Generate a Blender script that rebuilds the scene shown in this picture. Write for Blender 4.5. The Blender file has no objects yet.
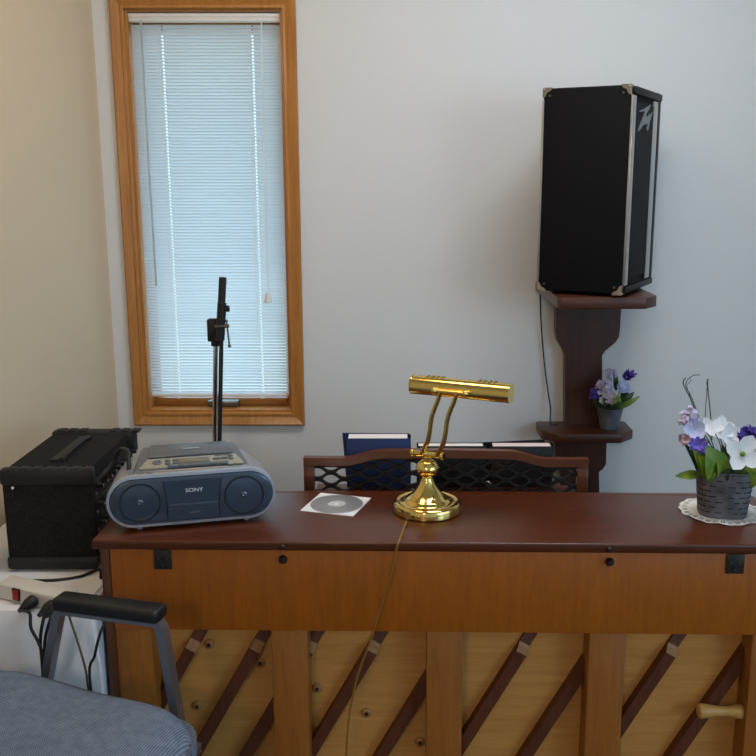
import bpy, bmesh, math, random
from mathutils import Vector, Matrix, noise
R = math.radians
PI = math.pi
S = bpy.context.scene
COL = S.collection
random.seed(7)

# ------------------------------------------------------------------ camera
F, CX, CY, H, PITCH = 930.0, 400.0, 378.0, 1.625, R(12)
cd = bpy.data.cameras.new('camera'); cam = bpy.data.objects.new('camera', cd); COL.objects.link(cam)
cam.location = (0, 0, H); cam.rotation_euler = (R(90) - PITCH, 0, 0)
cd.sensor_width = 36; cd.sensor_fit = 'HORIZONTAL'; cd.lens = 36 * F / 756
cd.shift_x = -(CX - 378) / 756; cd.clip_start = .05
S.camera = cam
CP, SP = math.cos(PITCH), math.sin(PITCH)

def ray(u, v):
    a, b = (u - CX) / F, (v - CY) / F
    return Vector((a, CP - b * SP, -SP - b * CP))
def AY(u, v, y):
    d = ray(u, v); return Vector((0, 0, H)) + d * (y / d.y)
def AZ(u, v, z):
    d = ray(u, v); return Vector((0, 0, H)) + d * ((z - H) / d.z)

# ------------------------------------------------------------------ helpers
def tag(o, label=None, cat=None, group=None, kind=None):
    if label: o['label'] = label
    if cat: o['category'] = cat
    if group: o['group'] = group
    if kind: o['kind'] = kind
    return o
def thing(name, label, cat, loc=(0, 0, 0), rz=0, group=None):
    o = bpy.data.objects.new(name, None); COL.objects.link(o)
    o.location = loc; o.rotation_euler = (0, 0, rz); o.empty_display_size = .05
    return tag(o, label, cat, group)
def root_matrix(o):
    while o.parent: o = o.parent
    return Matrix.Translation(o.location) @ o.rotation_euler.to_matrix().to_4x4()
def obj(name, bm, mat, parent=None, world=False, smooth=True, ang=38, recalc=True):
    if recalc: bmesh.ops.recalc_face_normals(bm, faces=bm.faces[:])
    me = bpy.data.meshes.new(name); bm.to_mesh(me); bm.free()
    if world and parent is not None: me.transform(root_matrix(parent).inverted())
    for m in (mat if isinstance(mat, (list, tuple)) else [mat]): me.materials.append(m)
    if smooth and len(me.polygons):
        me.polygons.foreach_set('use_smooth', [True] * len(me.polygons))
        me.set_sharp_from_angle(angle=R(ang))
    o = bpy.data.objects.new(name, me); COL.objects.link(o)
    if parent is not None: o.parent = parent
    return o
def BM(): return bmesh.new()
def mtx(loc=(0, 0, 0), rot=(0, 0, 0)):
    from mathutils import Euler
    return Matrix.Translation(loc) @ Euler(rot).to_matrix().to_4x4()
def box(bm, c, s, bev=0, seg=2, rot=None, m=None, mi=0):
    t = bmesh.new()
    bmesh.ops.create_cube(t, size=1)
    bmesh.ops.scale(t, vec=s, verts=t.verts)
    if bev > 0: bmesh.ops.bevel(t, geom=t.edges[:], offset=bev, segments=seg, profile=.5, affect='EDGES')
    M_ = mtx(c, rot or (0, 0, 0))
    if m is not None: M_ = m @ M_
    t.transform(M_); add(bm, t, mi)
    return bm
def add(bm, t, mi=0):
    vm = {v: bm.verts.new(v.co) for v in t.verts}
    for f in t.faces:
        try:
            nf = bm.faces.new([vm[v] for v in f.verts]); nf.material_index = mi
        except ValueError: pass
    t.free()
def box2(bm, a, b, bev=0, seg=2, mi=0):
    c = [(a[i] + b[i]) / 2 for i in range(3)]; s = [abs(b[i] - a[i]) for i in range(3)]
    return box(bm, c, s, bev, seg, mi=mi)
def frame_of(d):
    d = d.normalized(); a = Vector((0, 0, 1)) if abs(d.z) < .9 else Vector((1, 0, 0))
    x = d.cross(a).normalized(); return x, d.cross(x).normalized()
def tube(bm, pts, r, seg=10, cap=True, mi=0, flat=1.0):
    pts = [Vector(p) for p in pts]; n = len(pts); rings = []
    x = None
    for i, p in enumerate(pts):
        d = (pts[min(i + 1, n - 1)] - pts[max(i - 1, 0)])
        if d.length < 1e-9: d = Vector((0, 0, 1))
        d.normalize()
        if x is None: x, y = frame_of(d)
        else:
            x = (x - d * x.dot(d)); x = x.normalized() if x.length > 1e-6 else frame_of(d)[0]
            y = d.cross(x)
        rr = r[i] if isinstance(r, (list, tuple)) else r
        rings.append([bm.verts.new(p + x * rr * math.cos(2 * PI * k / seg) + y * rr * flat * math.sin(2 * PI * k / seg)) for k in range(seg)])
    for a, b in zip(rings, rings[1:]):
        for k in range(seg):
            f = bm.faces.new((a[k], a[(k + 1) % seg], b[(k + 1) % seg], b[k])); f.material_index = mi
    if cap:
        bm.faces.new(rings[0][::-1]).material_index = mi; bm.faces.new(rings[-1]).material_index = mi
    return bm
def spline(pts, n=8):
    P = [Vector(p) for p in pts]; P = [P[0] * 2 - P[1]] + P + [P[-1] * 2 - P[-2]]; out = []
    for i in range(1, len(P) - 2):
        a, b, c, d = P[i - 1:i + 3]
        for k in range(n):
            t = k / n
            out.append(.5 * ((2 * b) + (c - a) * t + (2 * a - 5 * b + 4 * c - d) * t * t + (3 * b - a - 3 * c + d) * t ** 3))
    out.append(P[-2]); return out
def lathe(bm, prof, seg=32, m=None, mi=0, sx=1, sy=1):
    M_ = m or Matrix.Identity(4); rings = []
    for r, z in prof:
        if r < 1e-6: rings.append([bm.verts.new(M_ @ Vector((0, 0, z)))])
        else: rings.append([bm.verts.new(M_ @ Vector((sx * r * math.cos(2 * PI * k / seg), sy * r * math.sin(2 * PI * k / seg), z))) for k in range(seg)])
    for a, b in zip(rings, rings[1:]):
        for k in range(seg):
            k2 = (k + 1) % seg
            if len(a) == 1 and len(b) == 1: continue
            if len(a) == 1: f = bm.faces.new((a[0], b[k], b[k2]))
            elif len(b) == 1: f = bm.faces.new((a[k], a[k2], b[0]))
            else: f = bm.faces.new((a[k], a[k2], b[k2], b[k]))
            f.material_index = mi
    return bm
def axis_m(p, d):
    d = Vector(d).normalized(); x, y = frame_of(d)
    m = Matrix((( x.x, y.x, d.x, p[0]), (x.y, y.y, d.y, p[1]), (x.z, y.z, d.z, p[2]), (0, 0, 0, 1)))
    return m
def cyl(bm, p0, p1, r, seg=16, bev=0, mi=0):
    p0, p1 = Vector(p0), Vector(p1); L = (p1 - p0).length
    pr = [(0, 0), (r - bev, 0), (r, bev), (r, L - bev), (r - bev, L), (0, L)] if bev else [(0, 0), (r, 0), (r, L), (0, L)]
    return lathe(bm, pr, seg, axis_m(p0, p1 - p0), mi)
def ball(bm, c, r, seg=12, sz=1, mi=0):
    n = seg // 2 + 1
    return lathe(bm, [(r * math.sin(PI * i / n), -r * sz * math.cos(PI * i / n)) for i in range(n + 1)], seg, Matrix.Translation(c), mi)
def prism(bm, pts, t, m=None, mi=0):
    """2-D outline (x, z) extruded along +y by t"""
    M_ = m or Matrix.Identity(4)
    a = [bm.verts.new(M_ @ Vector((x, 0, z))) for x, z in pts]; b = [bm.verts.new(M_ @ Vector((x, t, z))) for x, z in pts]
    n = len(pts)
    bm.faces.new(a).material_index = mi; bm.faces.new(b[::-1]).material_index = mi
    for k in range(n):
        bm.faces.new((a[k], b[k], b[(k + 1) % n], a[(k + 1) % n])).material_index = mi
    return bm
def frame_sweep(bm, x0, x1, z0, z1, prof, mi=0):
    """closed profile [(outward, y)] swept round a rectangle with mitred corners"""
    rings = [[bm.verts.new(p) for p in ((x0 - d, y, z0 - d), (x1 + d, y, z0 - d), (x1 + d, y, z1 + d), (x0 - d, y, z1 + d))] for d, y in prof]
    n = len(rings)
    for i in range(n):
        a, b = rings[i], rings[(i + 1) % n]
        for k in range(4): bm.faces.new((a[k], a[(k + 1) % 4], b[(k + 1) % 4], b[k])).material_index = mi
    return bm
def text_mesh(name, txt, size, mat, parent, m, depth=.0004, sx=1.0):
    c = bpy.data.curves.new(name, 'FONT'); c.body = txt; c.size = size; c.extrude = depth; c.align_x = 'CENTER'; c.align_y = 'CENTER'
    o = bpy.data.objects.new('t', c); COL.objects.link(o)
    me = bpy.data.meshes.new_from_object(o.evaluated_get(bpy.context.evaluated_depsgraph_get()))
    COL.objects.unlink(o); bpy.data.objects.remove(o)
    me.transform(m @ Matrix.Diagonal((sx, 1, 1, 1))); me.materials.clear(); me.materials.append(mat); me.name = name
    o = bpy.data.objects.new(name, me); COL.objects.link(o); o.parent = parent
    return o

# ------------------------------------------------------------------ materials
def lin(c): return tuple((x / 12.92 if x <= .04045 else ((x + .055) / 1.055) ** 2.4) for x in [k / 255 for k in c]) + (1,)
def mat(name, rgb, rough=.5, metal=0, bump=0, bscale=200, var=0, vscale=8, spec=.5, coat=0, rgb2=None, sheen=0, trans=0):
    m = bpy.data.materials.new(name); m.use_nodes = True; nt = m.node_tree; b = nt.nodes['Principled BSDF']
    b.inputs['Base Color'].default_value = lin(rgb); b.inputs['Roughness'].default_value = rough; b.inputs['Metallic'].default_value = metal
    b.inputs['Specular IOR Level'].default_value = spec; b.inputs['Coat Weight'].default_value = coat
    if sheen: b.inputs['Sheen Weight'].default_value = sheen
    tc = nt.nodes.new('ShaderNodeTexCoord')
    if var or rgb2:
        n = nt.nodes.new('ShaderNodeTexNoise'); n.inputs['Scale'].default_value = vscale; n.inputs['Detail'].default_value = 6
        nt.links.new(tc.outputs['Object'], n.inputs['Vector'])
        mx = nt.nodes.new('ShaderNodeMix'); mx.data_type = 'RGBA'
        a = lin(rgb); c2 = lin(rgb2) if rgb2 else tuple(max(0, x * (1 - var)) for x in a[:3]) + (1,)
        mx.inputs[6].default_value = a; mx.inputs[7].default_value = c2
        rp = nt.nodes.new('ShaderNodeMapRange'); rp.inputs[1].default_value = .35; rp.inputs[2].default_value = .65
        nt.links.new(n.outputs['Fac'], rp.inputs[0]); nt.links.new(rp.outputs[0], mx.inputs[0]); nt.links.new(mx.outputs[2], b.inputs['Base Color'])
    if bump:
        n2 = nt.nodes.new('ShaderNodeTexNoise'); n2.inputs['Scale'].default_value = bscale; n2.inputs['Detail'].default_value = 4
        nt.links.new(tc.outputs['Object'], n2.inputs['Vector'])
        bp = nt.nodes.new('ShaderNodeBump'); bp.inputs['Strength'].default_value = bump; bp.inputs['Distance'].default_value = .002
        nt.links.new(n2.outputs['Fac'], bp.inputs['Height']); nt.links.new(bp.outputs[0], b.inputs['Normal'])
    if trans:
        out = nt.nodes['Material Output']; tr = nt.nodes.new('ShaderNodeBsdfTranslucent'); tr.inputs[0].default_value = lin(rgb)
        ms = nt.nodes.new('ShaderNodeMixShader'); ms.inputs[0].default_value = trans
        nt.links.new(b.outputs[0], ms.inputs[1]); nt.links.new(tr.outputs[0], ms.inputs[2]); nt.links.new(ms.outputs[0], out.inputs[0])
    return m
def wood(name, a, b, axis='X', scale=6, stretch=14, rough=.4, coat=0, contrast=(.3, .7), bump=.05, rings=0.0):
    m = bpy.data.materials.new(name); m.use_nodes = True; nt = m.node_tree; B = nt.nodes['Principled BSDF']
    tc = nt.nodes.new('ShaderNodeTexCoord'); mp = nt.nodes.new('ShaderNodeMapping')
    sc = [stretch] * 3; sc['XYZ'.index(axis)] = 1
    mp.inputs['Scale'].default_value = sc; nt.links.new(tc.outputs['Object'], mp.inputs['Vector'])
    n = nt.nodes.new('ShaderNodeTexNoise'); n.inputs['Scale'].default_value = scale; n.inputs['Detail'].default_value = 9; n.inputs['Roughness'].default_value = .62
    n.inputs['Distortion'].default_value = .5 + rings
    nt.links.new(mp.outputs[0], n.inputs['Vector'])
    n2 = nt.nodes.new('ShaderNodeTexNoise'); n2.inputs['Scale'].default_value = scale * 7; n2.inputs['Detail'].default_value = 3
    nt.links.new(mp.outputs[0], n2.inputs['Vector'])
    mm = nt.nodes.new('ShaderNodeMath'); mm.operation = 'MULTIPLY_ADD'; mm.inputs[1].default_value = .3
    nt.links.new(n2.outputs['Fac'], mm.inputs[0]); 
    m3 = nt.nodes.new('ShaderNodeMath'); m3.operation = 'MULTIPLY'; m3.inputs[1].default_value = .7
    nt.links.new(n.outputs['Fac'], m3.inputs[0]); nt.links.new(m3.outputs[0], mm.inputs[2])
    rp = nt.nodes.new('ShaderNodeValToRGB'); e = rp.color_ramp.elements
    e[0].position = contrast[0]; e[0].color = lin(b); e[1].position = contrast[1]; e[1].color = lin(a)
    nt.links.new(mm.outputs[0], rp.inputs[0]); nt.links.new(rp.outputs[0], B.inputs['Base Color'])
    B.inputs['Roughness'].default_value = rough; B.inputs['Coat Weight'].default_value = coat; B.inputs['Coat Roughness'].default_value = .15
    if bump:
        bp = nt.nodes.new('ShaderNodeBump'); bp.inputs['Strength'].default_value = bump; bp.inputs['Distance'].default_value = .002
        nt.links.new(mm.outputs[0], bp.inputs['Height']); nt.links.new(bp.outputs[0], B.inputs['Normal'])
    return m
def weave(name, a, b, scale=78, rough=.95):
    m = bpy.data.materials.new(name); m.use_nodes = True; nt = m.node_tree; B = nt.nodes['Principled BSDF']
    tc = nt.nodes.new('ShaderNodeTexCoord')
    ws = []
    for ax in ('X', 'Y'):
        w = nt.nodes.new('ShaderNodeTexWave'); w.bands_direction = ax; w.inputs['Scale'].default_value = scale; w.inputs['Distortion'].default_value = .5; w.inputs['Detail'].default_value = 2
        w.inputs['Detail Scale'].default_value = .6
        nt.links.new(tc.outputs['Object'], w.inputs['Vector']); ws.append(w)
    mu = nt.nodes.new('ShaderNodeMath'); mu.operation = 'MULTIPLY'
    nt.links.new(ws[0].outputs['Fac'], mu.inputs[0]); nt.links.new(ws[1].outputs['Fac'], mu.inputs[1])
    n = nt.nodes.new('ShaderNodeTexNoise'); n.inputs['Scale'].default_value = 60; nt.links.new(tc.outputs['Object'], n.inputs['Vector'])
    ad = nt.nodes.new('ShaderNodeMath'); ad.operation = 'MULTIPLY_ADD'; ad.inputs[1].default_value = .5
    nt.links.new(n.outputs['Fac'], ad.inputs[0]); nt.links.new(mu.outputs[0], ad.inputs[2])
    rp = nt.nodes.new('ShaderNodeValToRGB'); e = rp.color_ramp.elements
    e[0].position = .15; e[0].color = lin(a); e[1].position = .95; e[1].color = lin(b)
    nt.links.new(ad.outputs[0], rp.inputs[0]); nt.links.new(rp.outputs[0], B.inputs['Base Color']); B.inputs['Roughness'].default_value = rough
    B.inputs['Specular IOR Level'].default_value = .1
    bp = nt.nodes.new('ShaderNodeBump'); bp.inputs['Strength'].default_value = .5; bp.inputs['Distance'].default_value = .001
    nt.links.new(ad.outputs[0], bp.inputs['Height']); nt.links.new(bp.outputs[0], B.inputs['Normal'])
    return m

M = dict(
    wall=mat('wall_paint', (222, 222, 223), .8, bump=.12, bscale=180, var=.02, vscale=2),
    wall_side=mat('side_wall_warm_light', (216, 195, 166), .8, bump=.12, bscale=180, var=.02, vscale=2),  # tan puts the warm lamplight into this wall's colour
    ceiling=mat('ceiling_paint', (225, 224, 220), .9),
    carpet=mat('carpet', (78, 74, 70), .95, bump=.4, bscale=400, var=.3, vscale=90),
    oak=wood('oak_casing', (198, 136, 66), (160, 100, 42), 'Z', 5, 16, .38, .2),
    oak_sill=wood('oak_sill', (186, 122, 54), (144, 86, 34), 'X', 5, 16, .38, .2),
    slat=mat('blind_slat', (232, 238, 244), .5, trans=.36),
    blind_white=mat('blind_rail', (236, 234, 232), .4),
    lid=wood('piano_lid', (98, 44, 13), (68, 29, 8), 'X', 4, 18, .32, .12, bump=.02),
    beam=wood('piano_beam', (180, 99, 17), (152, 77, 9), 'Z', 5, 9, .42, .06, bump=.02, rings=.6),
    post=wood('piano_post', (172, 106, 36), (138, 76, 22), 'Z', 6, 14, .45, .06, bump=.03),
    board=wood('soundboard', (212, 154, 80), (184, 124, 60), 'X', 3, 22, .5, .06, bump=.02),
    rib=wood('piano_rib', (112, 56, 30), (74, 34, 17), 'Z', 6, 10, .5),
    ribcut=wood('rib_cut', (180, 128, 82), (152, 102, 62), 'Z', 6, 10, .5),
    case=wood('piano_case', (112, 62, 30), (78, 40, 18), 'Z', 5, 14, .35, .2),
    desk=wood('music_desk', (112, 62, 36), (76, 40, 22), 'X', 5, 16, .35, .2),
    desk_dark=mat('desk_lattice', (24, 16, 13), .6),
    badge=mat('badge_grey', (134, 138, 142), .4, .5),
    button_wood=mat('button_wood', (168, 116, 62), .5),
    maple=wood('maple', (214, 168, 96), (184, 132, 66), 'X', 8, 8, .4, .2),
    walnut=wood('dark_walnut', (90, 47, 28), (54, 25, 14), 'X', 5, 16, .4, .15),
    walnut_v=wood('dark_walnut_upright', (84, 43, 26), (50, 23, 13), 'Z', 5, 16, .4, .15),
    brass=mat('brass', (240, 208, 124), .12, 1),
    brass_dark=mat('brass_cord', (150, 104, 40), .4),
    chrome=mat('chrome', (200, 200, 204), .14, 1),
    gunmetal=mat('gunmetal', (120, 118, 118), .35, 1),
    bracket=mat('bracket_steel', (70, 66, 62), .45, .7, var=.3, vscale=60),
    black=mat('black_plastic', (22, 22, 24), .4),
    rubber=mat('black_rubber', (18, 18, 20), .55),
    felt=mat('black_carpet_cover', (44, 43, 43), .95, bump=.8, bscale=500, var=.45, vscale=160, spec=.15),
    molded=mat('molded_black', (24, 24, 26), .6, bump=.2, bscale=250),
    tolex=mat('black_vinyl', (14, 13, 16), .65, bump=.4, bscale=900, spec=.15),
    grille=mat('grille_cloth', (16, 18, 24), .9, bump=.6, bscale=1100, var=.4, vscale=500),
    alu=mat('aluminium_trim', (188, 188, 190), .3, .85),
    nickel=mat('nickel', (182, 176, 168), .24, 1),
    silver=mat('silver_plastic', (150, 152, 158), .33, .35),
    silver_light=mat('silver_rim', (176, 180, 192), .28, .4),
    bluepanel=mat('blue_gray_plastic', (64, 76, 94), .24, .2, coat=.3),
    bluedark=mat('dark_blue_plastic', (36, 44, 58), .35, .1),
    greylid=mat('grey_lid', (108, 112, 118), .3, .3),
    champagne=mat('champagne_panel', (184, 180, 160), .3, .5),
    lcd=mat('lcd_screen', (126, 116, 92), .2),
    button=mat('grey_button', (92, 96, 106), .35),
    paper=mat('white_paper', (238, 238, 240), .7),
    pages=mat('page_edges', (232, 228, 226), .8, bump=.3, bscale=300),
    pages_pink=mat('page_edges_tinted', (226, 206, 204), .8, bump=.3, bscale=300),
    bluebook=mat('blue_book_cloth', (22, 46, 96), .6, bump=.2, bscale=700),
    blackbook=mat('black_book_cloth', (20, 20, 24), .6, bump=.2, bscale=700),
    cloth=mat('white_tablecloth', (232, 232, 238), .85, bump=.15, bscale=700),
    strip=mat('ivory_plastic', (214, 206, 196), .45),
    red=mat('red_switch', (150, 36, 28), .35),
    white=mat('white_screen_print', (232, 236, 240), .5),
    fabric=weave('blue_grey_upholstery', (80, 90, 108), (146, 156, 172)),
    steel=mat('brushed_steel', (150, 154, 162), .28, .9),
    steel_dark=mat('steel_edge', (92, 78, 66), .4, .7),
    zinc=mat('galvanised_tin', (122, 122, 130), .5, .4, rgb2=(90, 88, 94), vscale=30),
    slot=mat('slot_shadow', (18, 18, 20), .9),
    zincpale=mat('ribbed_tin', (120, 126, 136), .5, .4, rgb2=(92, 98, 108), vscale=30),
    leaf=mat('leaf_green', (86, 126, 42), .5, rgb2=(142, 164, 60), vscale=35, trans=.15),
    leafdark=mat('leaf_dark', (40, 62, 34), .55, rgb2=(58, 84, 40), vscale=35),
    leafyellow=mat('leaf_yellow_green', (150, 164, 54), .5, rgb2=(108, 140, 44), vscale=30, trans=.15),
    petal=mat('white_petal', (238, 240, 246), .6, trans=.15),
    petal_blue=mat('blue_white_petal', (196, 204, 240), .6, trans=.15),
    lavender=mat('lavender_petal', (184, 172, 214), .6, rgb2=(214, 206, 232), vscale=60),
    purple=mat('purple_petal', (92, 76, 176), .6, rgb2=(120, 104, 206), vscale=60),
    violet=mat('violet_petal', (52, 34, 128), .6, rgb2=(78, 52, 160), vscale=60),
    pink=mat('dusty_pink_petal', (200, 178, 188), .6, rgb2=(182, 152, 166), vscale=60),
    moss=mat('dark_moss', (36, 40, 26), .9, bump=.9, bscale=300),
    stem=mat('wiry_grass', (62, 74, 74), .5),
    lace=mat('lace', (236, 232, 226), .85, bump=.5, bscale=300),
)
def glass_mat():
    m = bpy.data.materials.new('window_glass'); m.use_nodes = True; b = m.node_tree.nodes['Principled BSDF']
    b.inputs['Transmission Weight'].default_value = 1; b.inputs['Roughness'].default_value = 0; b.inputs['IOR'].default_value = 1.0; b.inputs['Base Color'].default_value = (.95, .97, .96, 1)
    return m
M['glass'] = glass_mat()
def cd_mat():
    m = mat('disc_foil', (176, 178, 182), .22, .9); nt = m.node_tree; b = nt.nodes['Principled BSDF']
    tc = nt.nodes.new('ShaderNodeTexCoord'); g = nt.nodes.new('ShaderNodeTexGradient'); g.gradient_type = 'RADIAL'
    nt.links.new(tc.outputs['Object'], g.inputs[0])
    w = nt.nodes.new('ShaderNodeValToRGB'); cr = w.color_ramp
    cols = [(0, (96, 100, 106)), (.12, (186, 180, 190)), (.22, (120, 122, 126)), (.38, (190, 196, 190)), (.5, (108, 110, 116)), (.64, (176, 170, 182)), (.75, (206, 208, 206)), (.86, (120, 124, 130)), (1, (96, 100, 106))]
    cr.elements[0].color = lin(cols[0][1]); cr.elements[1].color = lin(cols[-1][1])
    for p, c in cols[1:-1]:
        e = cr.elements.new(p); e.color = lin(c)
    nt.links.new(g.outputs['Fac'], w.inputs[0]); nt.links.new(w.outputs[0], b.inputs['Base Color'])
    b.inputs['Anisotropic'].default_value = .6
    return m
M['disc'] = mat('disc_foil', (190, 190, 194), .32, .75)
# ------------------------------------------------------------------ the room
YW, CEIL = 3.0, 2.8
def struct(name, bm, m, parent=None, **k):
    o = obj(name, bm, m, parent, **k)
    if parent is None: o['kind'] = 'structure'
    return o
WX0, WX1, WZ0, WZ1 = -.8385, -.3595, .8725, 2.134       # window opening
b = BM()
def wb(x0, x1, z0, z1): box2(b, (x0, YW, z0), (x1, YW + .16, z1))
XL, XR = -.937, 3.2
# one sheet with a hole: ring of quads
def wall_ring(bm):
    o = [(XL - .1, 0), (XR + .1, 0), (XR + .1, CEIL), (XL - .1, CEIL)]; i = [(WX0, WZ0), (WX1, WZ0), (WX1, WZ1), (WX0, WZ1)]
    L = []
    for y in (YW, YW + .16):
        L.append(([bm.verts.new((x, y, z)) for x, z in o], [bm.verts.new((x, y, z)) for x, z in i]))
    for (oo, ii) in L:
        for k in range(4): bm.faces.new((oo[k], oo[(k + 1) % 4], ii[(k + 1) % 4], ii[k]))
    for k in range(4):
        bm.faces.new((L[0][0][k], L[0][0][(k + 1) % 4], L[1][0][(k + 1) % 4], L[1][0][k]))
        bm.faces.new((L[0][1][k], L[0][1][(k + 1) % 4], L[1][1][(k + 1) % 4], L[1][1][k]))
wall_ring(b); struct('wall_back', b, M['wall'])
# left wall runs out a little towards the viewer
lx = lambda y: XL - (YW - y) * .2
b = BM(); pts = [(lx(3.0), 3.0), (lx(-3), -3.0)]
v = [b.verts.new((p[0] - o, p[1], z)) for z in (0, CEIL) for o in (0, .12) for p in pts]
for q in ((0, 1, 5, 4), (2, 3, 7, 6), (0, 2, 3, 1), (4, 5, 7, 6), (0, 4, 6, 2), (1, 3, 7, 5)): b.faces.new([v[k] for k in q])
struct('wall_left', b, M['wall_side'])
# right wall with a daylight opening
b = BM(); RO = (-1.6, 1.2, .9, 2.2)
o_ = [(-3, 0), (3.0, 0), (3.0, CEIL), (-3, CEIL)]; i_ = [(RO[0], RO[2]), (RO[1], RO[2]), (RO[1], RO[3]), (RO[0], RO[3])]
A = [b.verts.new((XR, y, z)) for y, z in o_]; Bq = [b.verts.new((XR, y, z)) for y, z in i_]
for k in range(4): b.faces.new((A[k], A[(k + 1) % 4], Bq[(k + 1) % 4], Bq[k]))
r = bmesh.ops.extrude_face_region(b, geom=b.faces[:])
bmesh.ops.translate(b, vec=(.12, 0, 0), verts=[g for g in r['geom'] if isinstance(g, bmesh.types.BMVert)])
struct('wall_right', b, M['wall'])
b = BM(); box2(b, (-2.4, -3.1, 0), (XR + .1, -3.0, CEIL)); struct('wall_front', b, M['wall'])
b = BM(); box2(b, (-2.4, -3.1, -.1), (XR + .12, YW + .16, 0)); struct('floor', b, M['carpet'])
b = BM(); box2(b, (-2.4, -3.1, CEIL), (XR + .12, YW + .16, CEIL + .1)); struct('ceiling', b, M['ceiling'])
b = BM(); box2(b, (XL, YW - .015, 0), (XR, YW, .09), .004); struct('baseboard_back', b, M['oak_sill'])

# window
win = bpy.data.objects.new('window_1', None); COL.objects.link(win); win.location = (-.597, YW, .83); win['kind'] = 'structure'
prof = [(0, YW + .004), (0, YW - .011), (.003, YW - .0135), (.010, YW - .0135), (.0125, YW - .0105), (.016, YW - .012), (.0385, YW - .019), (.0432, YW - .015), (.0432, YW + .0)]
b = BM(); frame_sweep(b, WX0, WX1, WZ0, WZ1, prof); obj('casing', b, M['oak'], win, world=True, ang=20)
b = BM(); frame_sweep(b, WX0, WX1, WZ0, WZ1, [(0, YW), (-.007, YW), (-.007, YW + .15), (0, YW + .15)]); obj('jamb', b, M['oak'], win, world=True)
b = BM(); frame_sweep(b, WX0, WX1, WZ0, WZ1, [(-.007, YW + .06), (-.018, YW + .06), (-.021, YW + .064), (-.021, YW + .115), (-.007, YW + .115)]); obj('sash', b, M['oak_sill'], win, world=True)
b = BM(); box2(b, (WX0 + .02, YW + .094, WZ0 + .02), (WX1 - .02, YW + .098, WZ1 - .02)); obj('pane', b, M['glass'], win, world=True)
b = BM(); c = AY(224, 401, YW + .05)
box2(b, (c.x - .052, YW + .03, WZ0 + .007), (c.x + .052, YW + .074, WZ0 + .03), .006)
op = obj('crank_housing', b, M['gunmetal'], win, world=True)
b = BM(); tube(b, [(c.x - .02, YW + .04, WZ0 + .028), (c.x - .02, YW + .03, WZ0 + .045), (c.x + .0, YW + .026, WZ0 + .052)], .006, 8); obj('crank_knob', b, M['alu'], op, world=True)
for zz in (1.06, 1.68):
    b = BM(); box2(b, (WX1 - .0125, YW + .045, zz - .035), (WX1 - .007, YW + .07, zz + .035), .002); obj('sash_lock', b, M['gunmetal'], win, world=True)

b = BM(); box2(b, (-2.2, YW + .17, 2.30), (1.2, YW + 1.0, 2.38)); struct('added_eave_1', b, M['ceiling'])  # added eave outside, out of view, to shade the top of the blind
for za, zc_ in ((WZ0 + .007, WZ0 + .034), (WZ1 - .058, WZ1 - .007)):
    b = BM(); box2(b, (WX0 + .0205, YW + .058, za), (WX1 - .0205, YW + .112, zc_), .003); obj('sash_rail', b, M['oak_sill'], win, world=True)
# mini blind
BX0, BX1, BY = WX0 + .0105, WX1 - .0105, YW + .024
bl = thing('mini_blind', 'white horizontal mini blind lowered and closed inside the oak window frame', 'window blind', (-.597, BY, WZ1 - .01))
b = BM(); box2(b, (WX0 + .0075, BY - .014, WZ1 - .034), (WX1 - .0075, BY + .014, WZ1 - .0075), .003)
box2(b, (WX0 + .0075, BY - .0165, WZ1 - .021), (WX1 - .0075, BY - .013, WZ1 - .009), .001)
obj('headrail', b, M['blind_white'], bl, world=True)
zt, zb = WZ1 - .041, AY(200, 393, BY).z
n = int((zt - zb) / .0098); pitch = (zt - zb) / n
holes = (BX0 + .095, BX1 - .085)
xs = [BX0]
for hx in holes: xs += [hx - .0022, hx + .0022]
xs.append(BX1)
b = BM()
for i in range(n):
    z = zt - i * pitch - .006
    # slightly crowned strip, tipped nearly shut
    a = R(46) + random.uniform(-.03, .03)
    row = []
    for x in xs:
        col_ = []
        for k in range(6):
            s = -.0074 + .00296 * k; cr = .0012 * (1 - (s / .0074) ** 2)
            dy, dz = s * math.cos(a) + cr * math.sin(a), -s * math.sin(a) + cr * math.cos(a)
            col_.append(b.verts.new((x, BY + dy, z + dz)))
        row.append(col_)
    for j in range(len(xs) - 1):
        for k in range(5):
            if j in (1, 3) and k in (1, 2): continue
            b.faces.new((row[j][k], row[j + 1][k], row[j + 1][k + 1], row[j][k + 1]))
obj('slat_panel', b, M['slat'], bl, world=True, recalc=False)
b = BM(); box2(b, (BX0, BY - .0075, zb - .011), (BX1, BY + .0075, zb - .001), .003); obj('bottom_rail', b, M['blind_white'], bl, world=True)
for hx in (holes[0], holes[1]):
    b = BM(); tube(b, [(hx - .012, BY - .0095, zt), (hx - .012, BY - .0095, zb - .004)], .0006, 5); obj('ladder_cord', b, M['blind_white'], bl, world=True)
    b = BM(); box2(b, (hx - .01, BY - .0125, zb - .0165), (hx + .004, BY - .006, zb - .01), .001); obj('rail_button', b, M['blind_white'], bl, world=True)
yc = BY - .022
p1 = AY(141, 30, yc); p2 = AY(157, 286, yc)
b = BM(); tube(b, [(p1.x, yc, zt + .012), (p1.x + .001, yc, (zt + p2.z) / 2), (p1.x + .004, yc, p2.z)], .0032, 6); obj('tilt_wand', b, mat('clear_wand', (214, 220, 222), .2, trans=.6), bl, world=True)
p2 = AY(268, 298, yc)
for dx in (-.004, .004):
    b = BM(); tube(b, [(p2.x + .004 + dx * .3, yc + .004, zt + .012), (p2.x + dx * .5, yc, p2.z + .01)], .0009, 5); obj('pull_cord', b, M['blind_white'], bl, world=True)
b = BM(); lathe(b, [(0, .016), (.006, .016), (.009, .01), (.0125, -.012), (.012, -.016), (0, -.016)], 14, Matrix.Translation((p2.x, yc, p2.z))); obj('tassel', b, M['blind_white'], bl, world=True)

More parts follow.
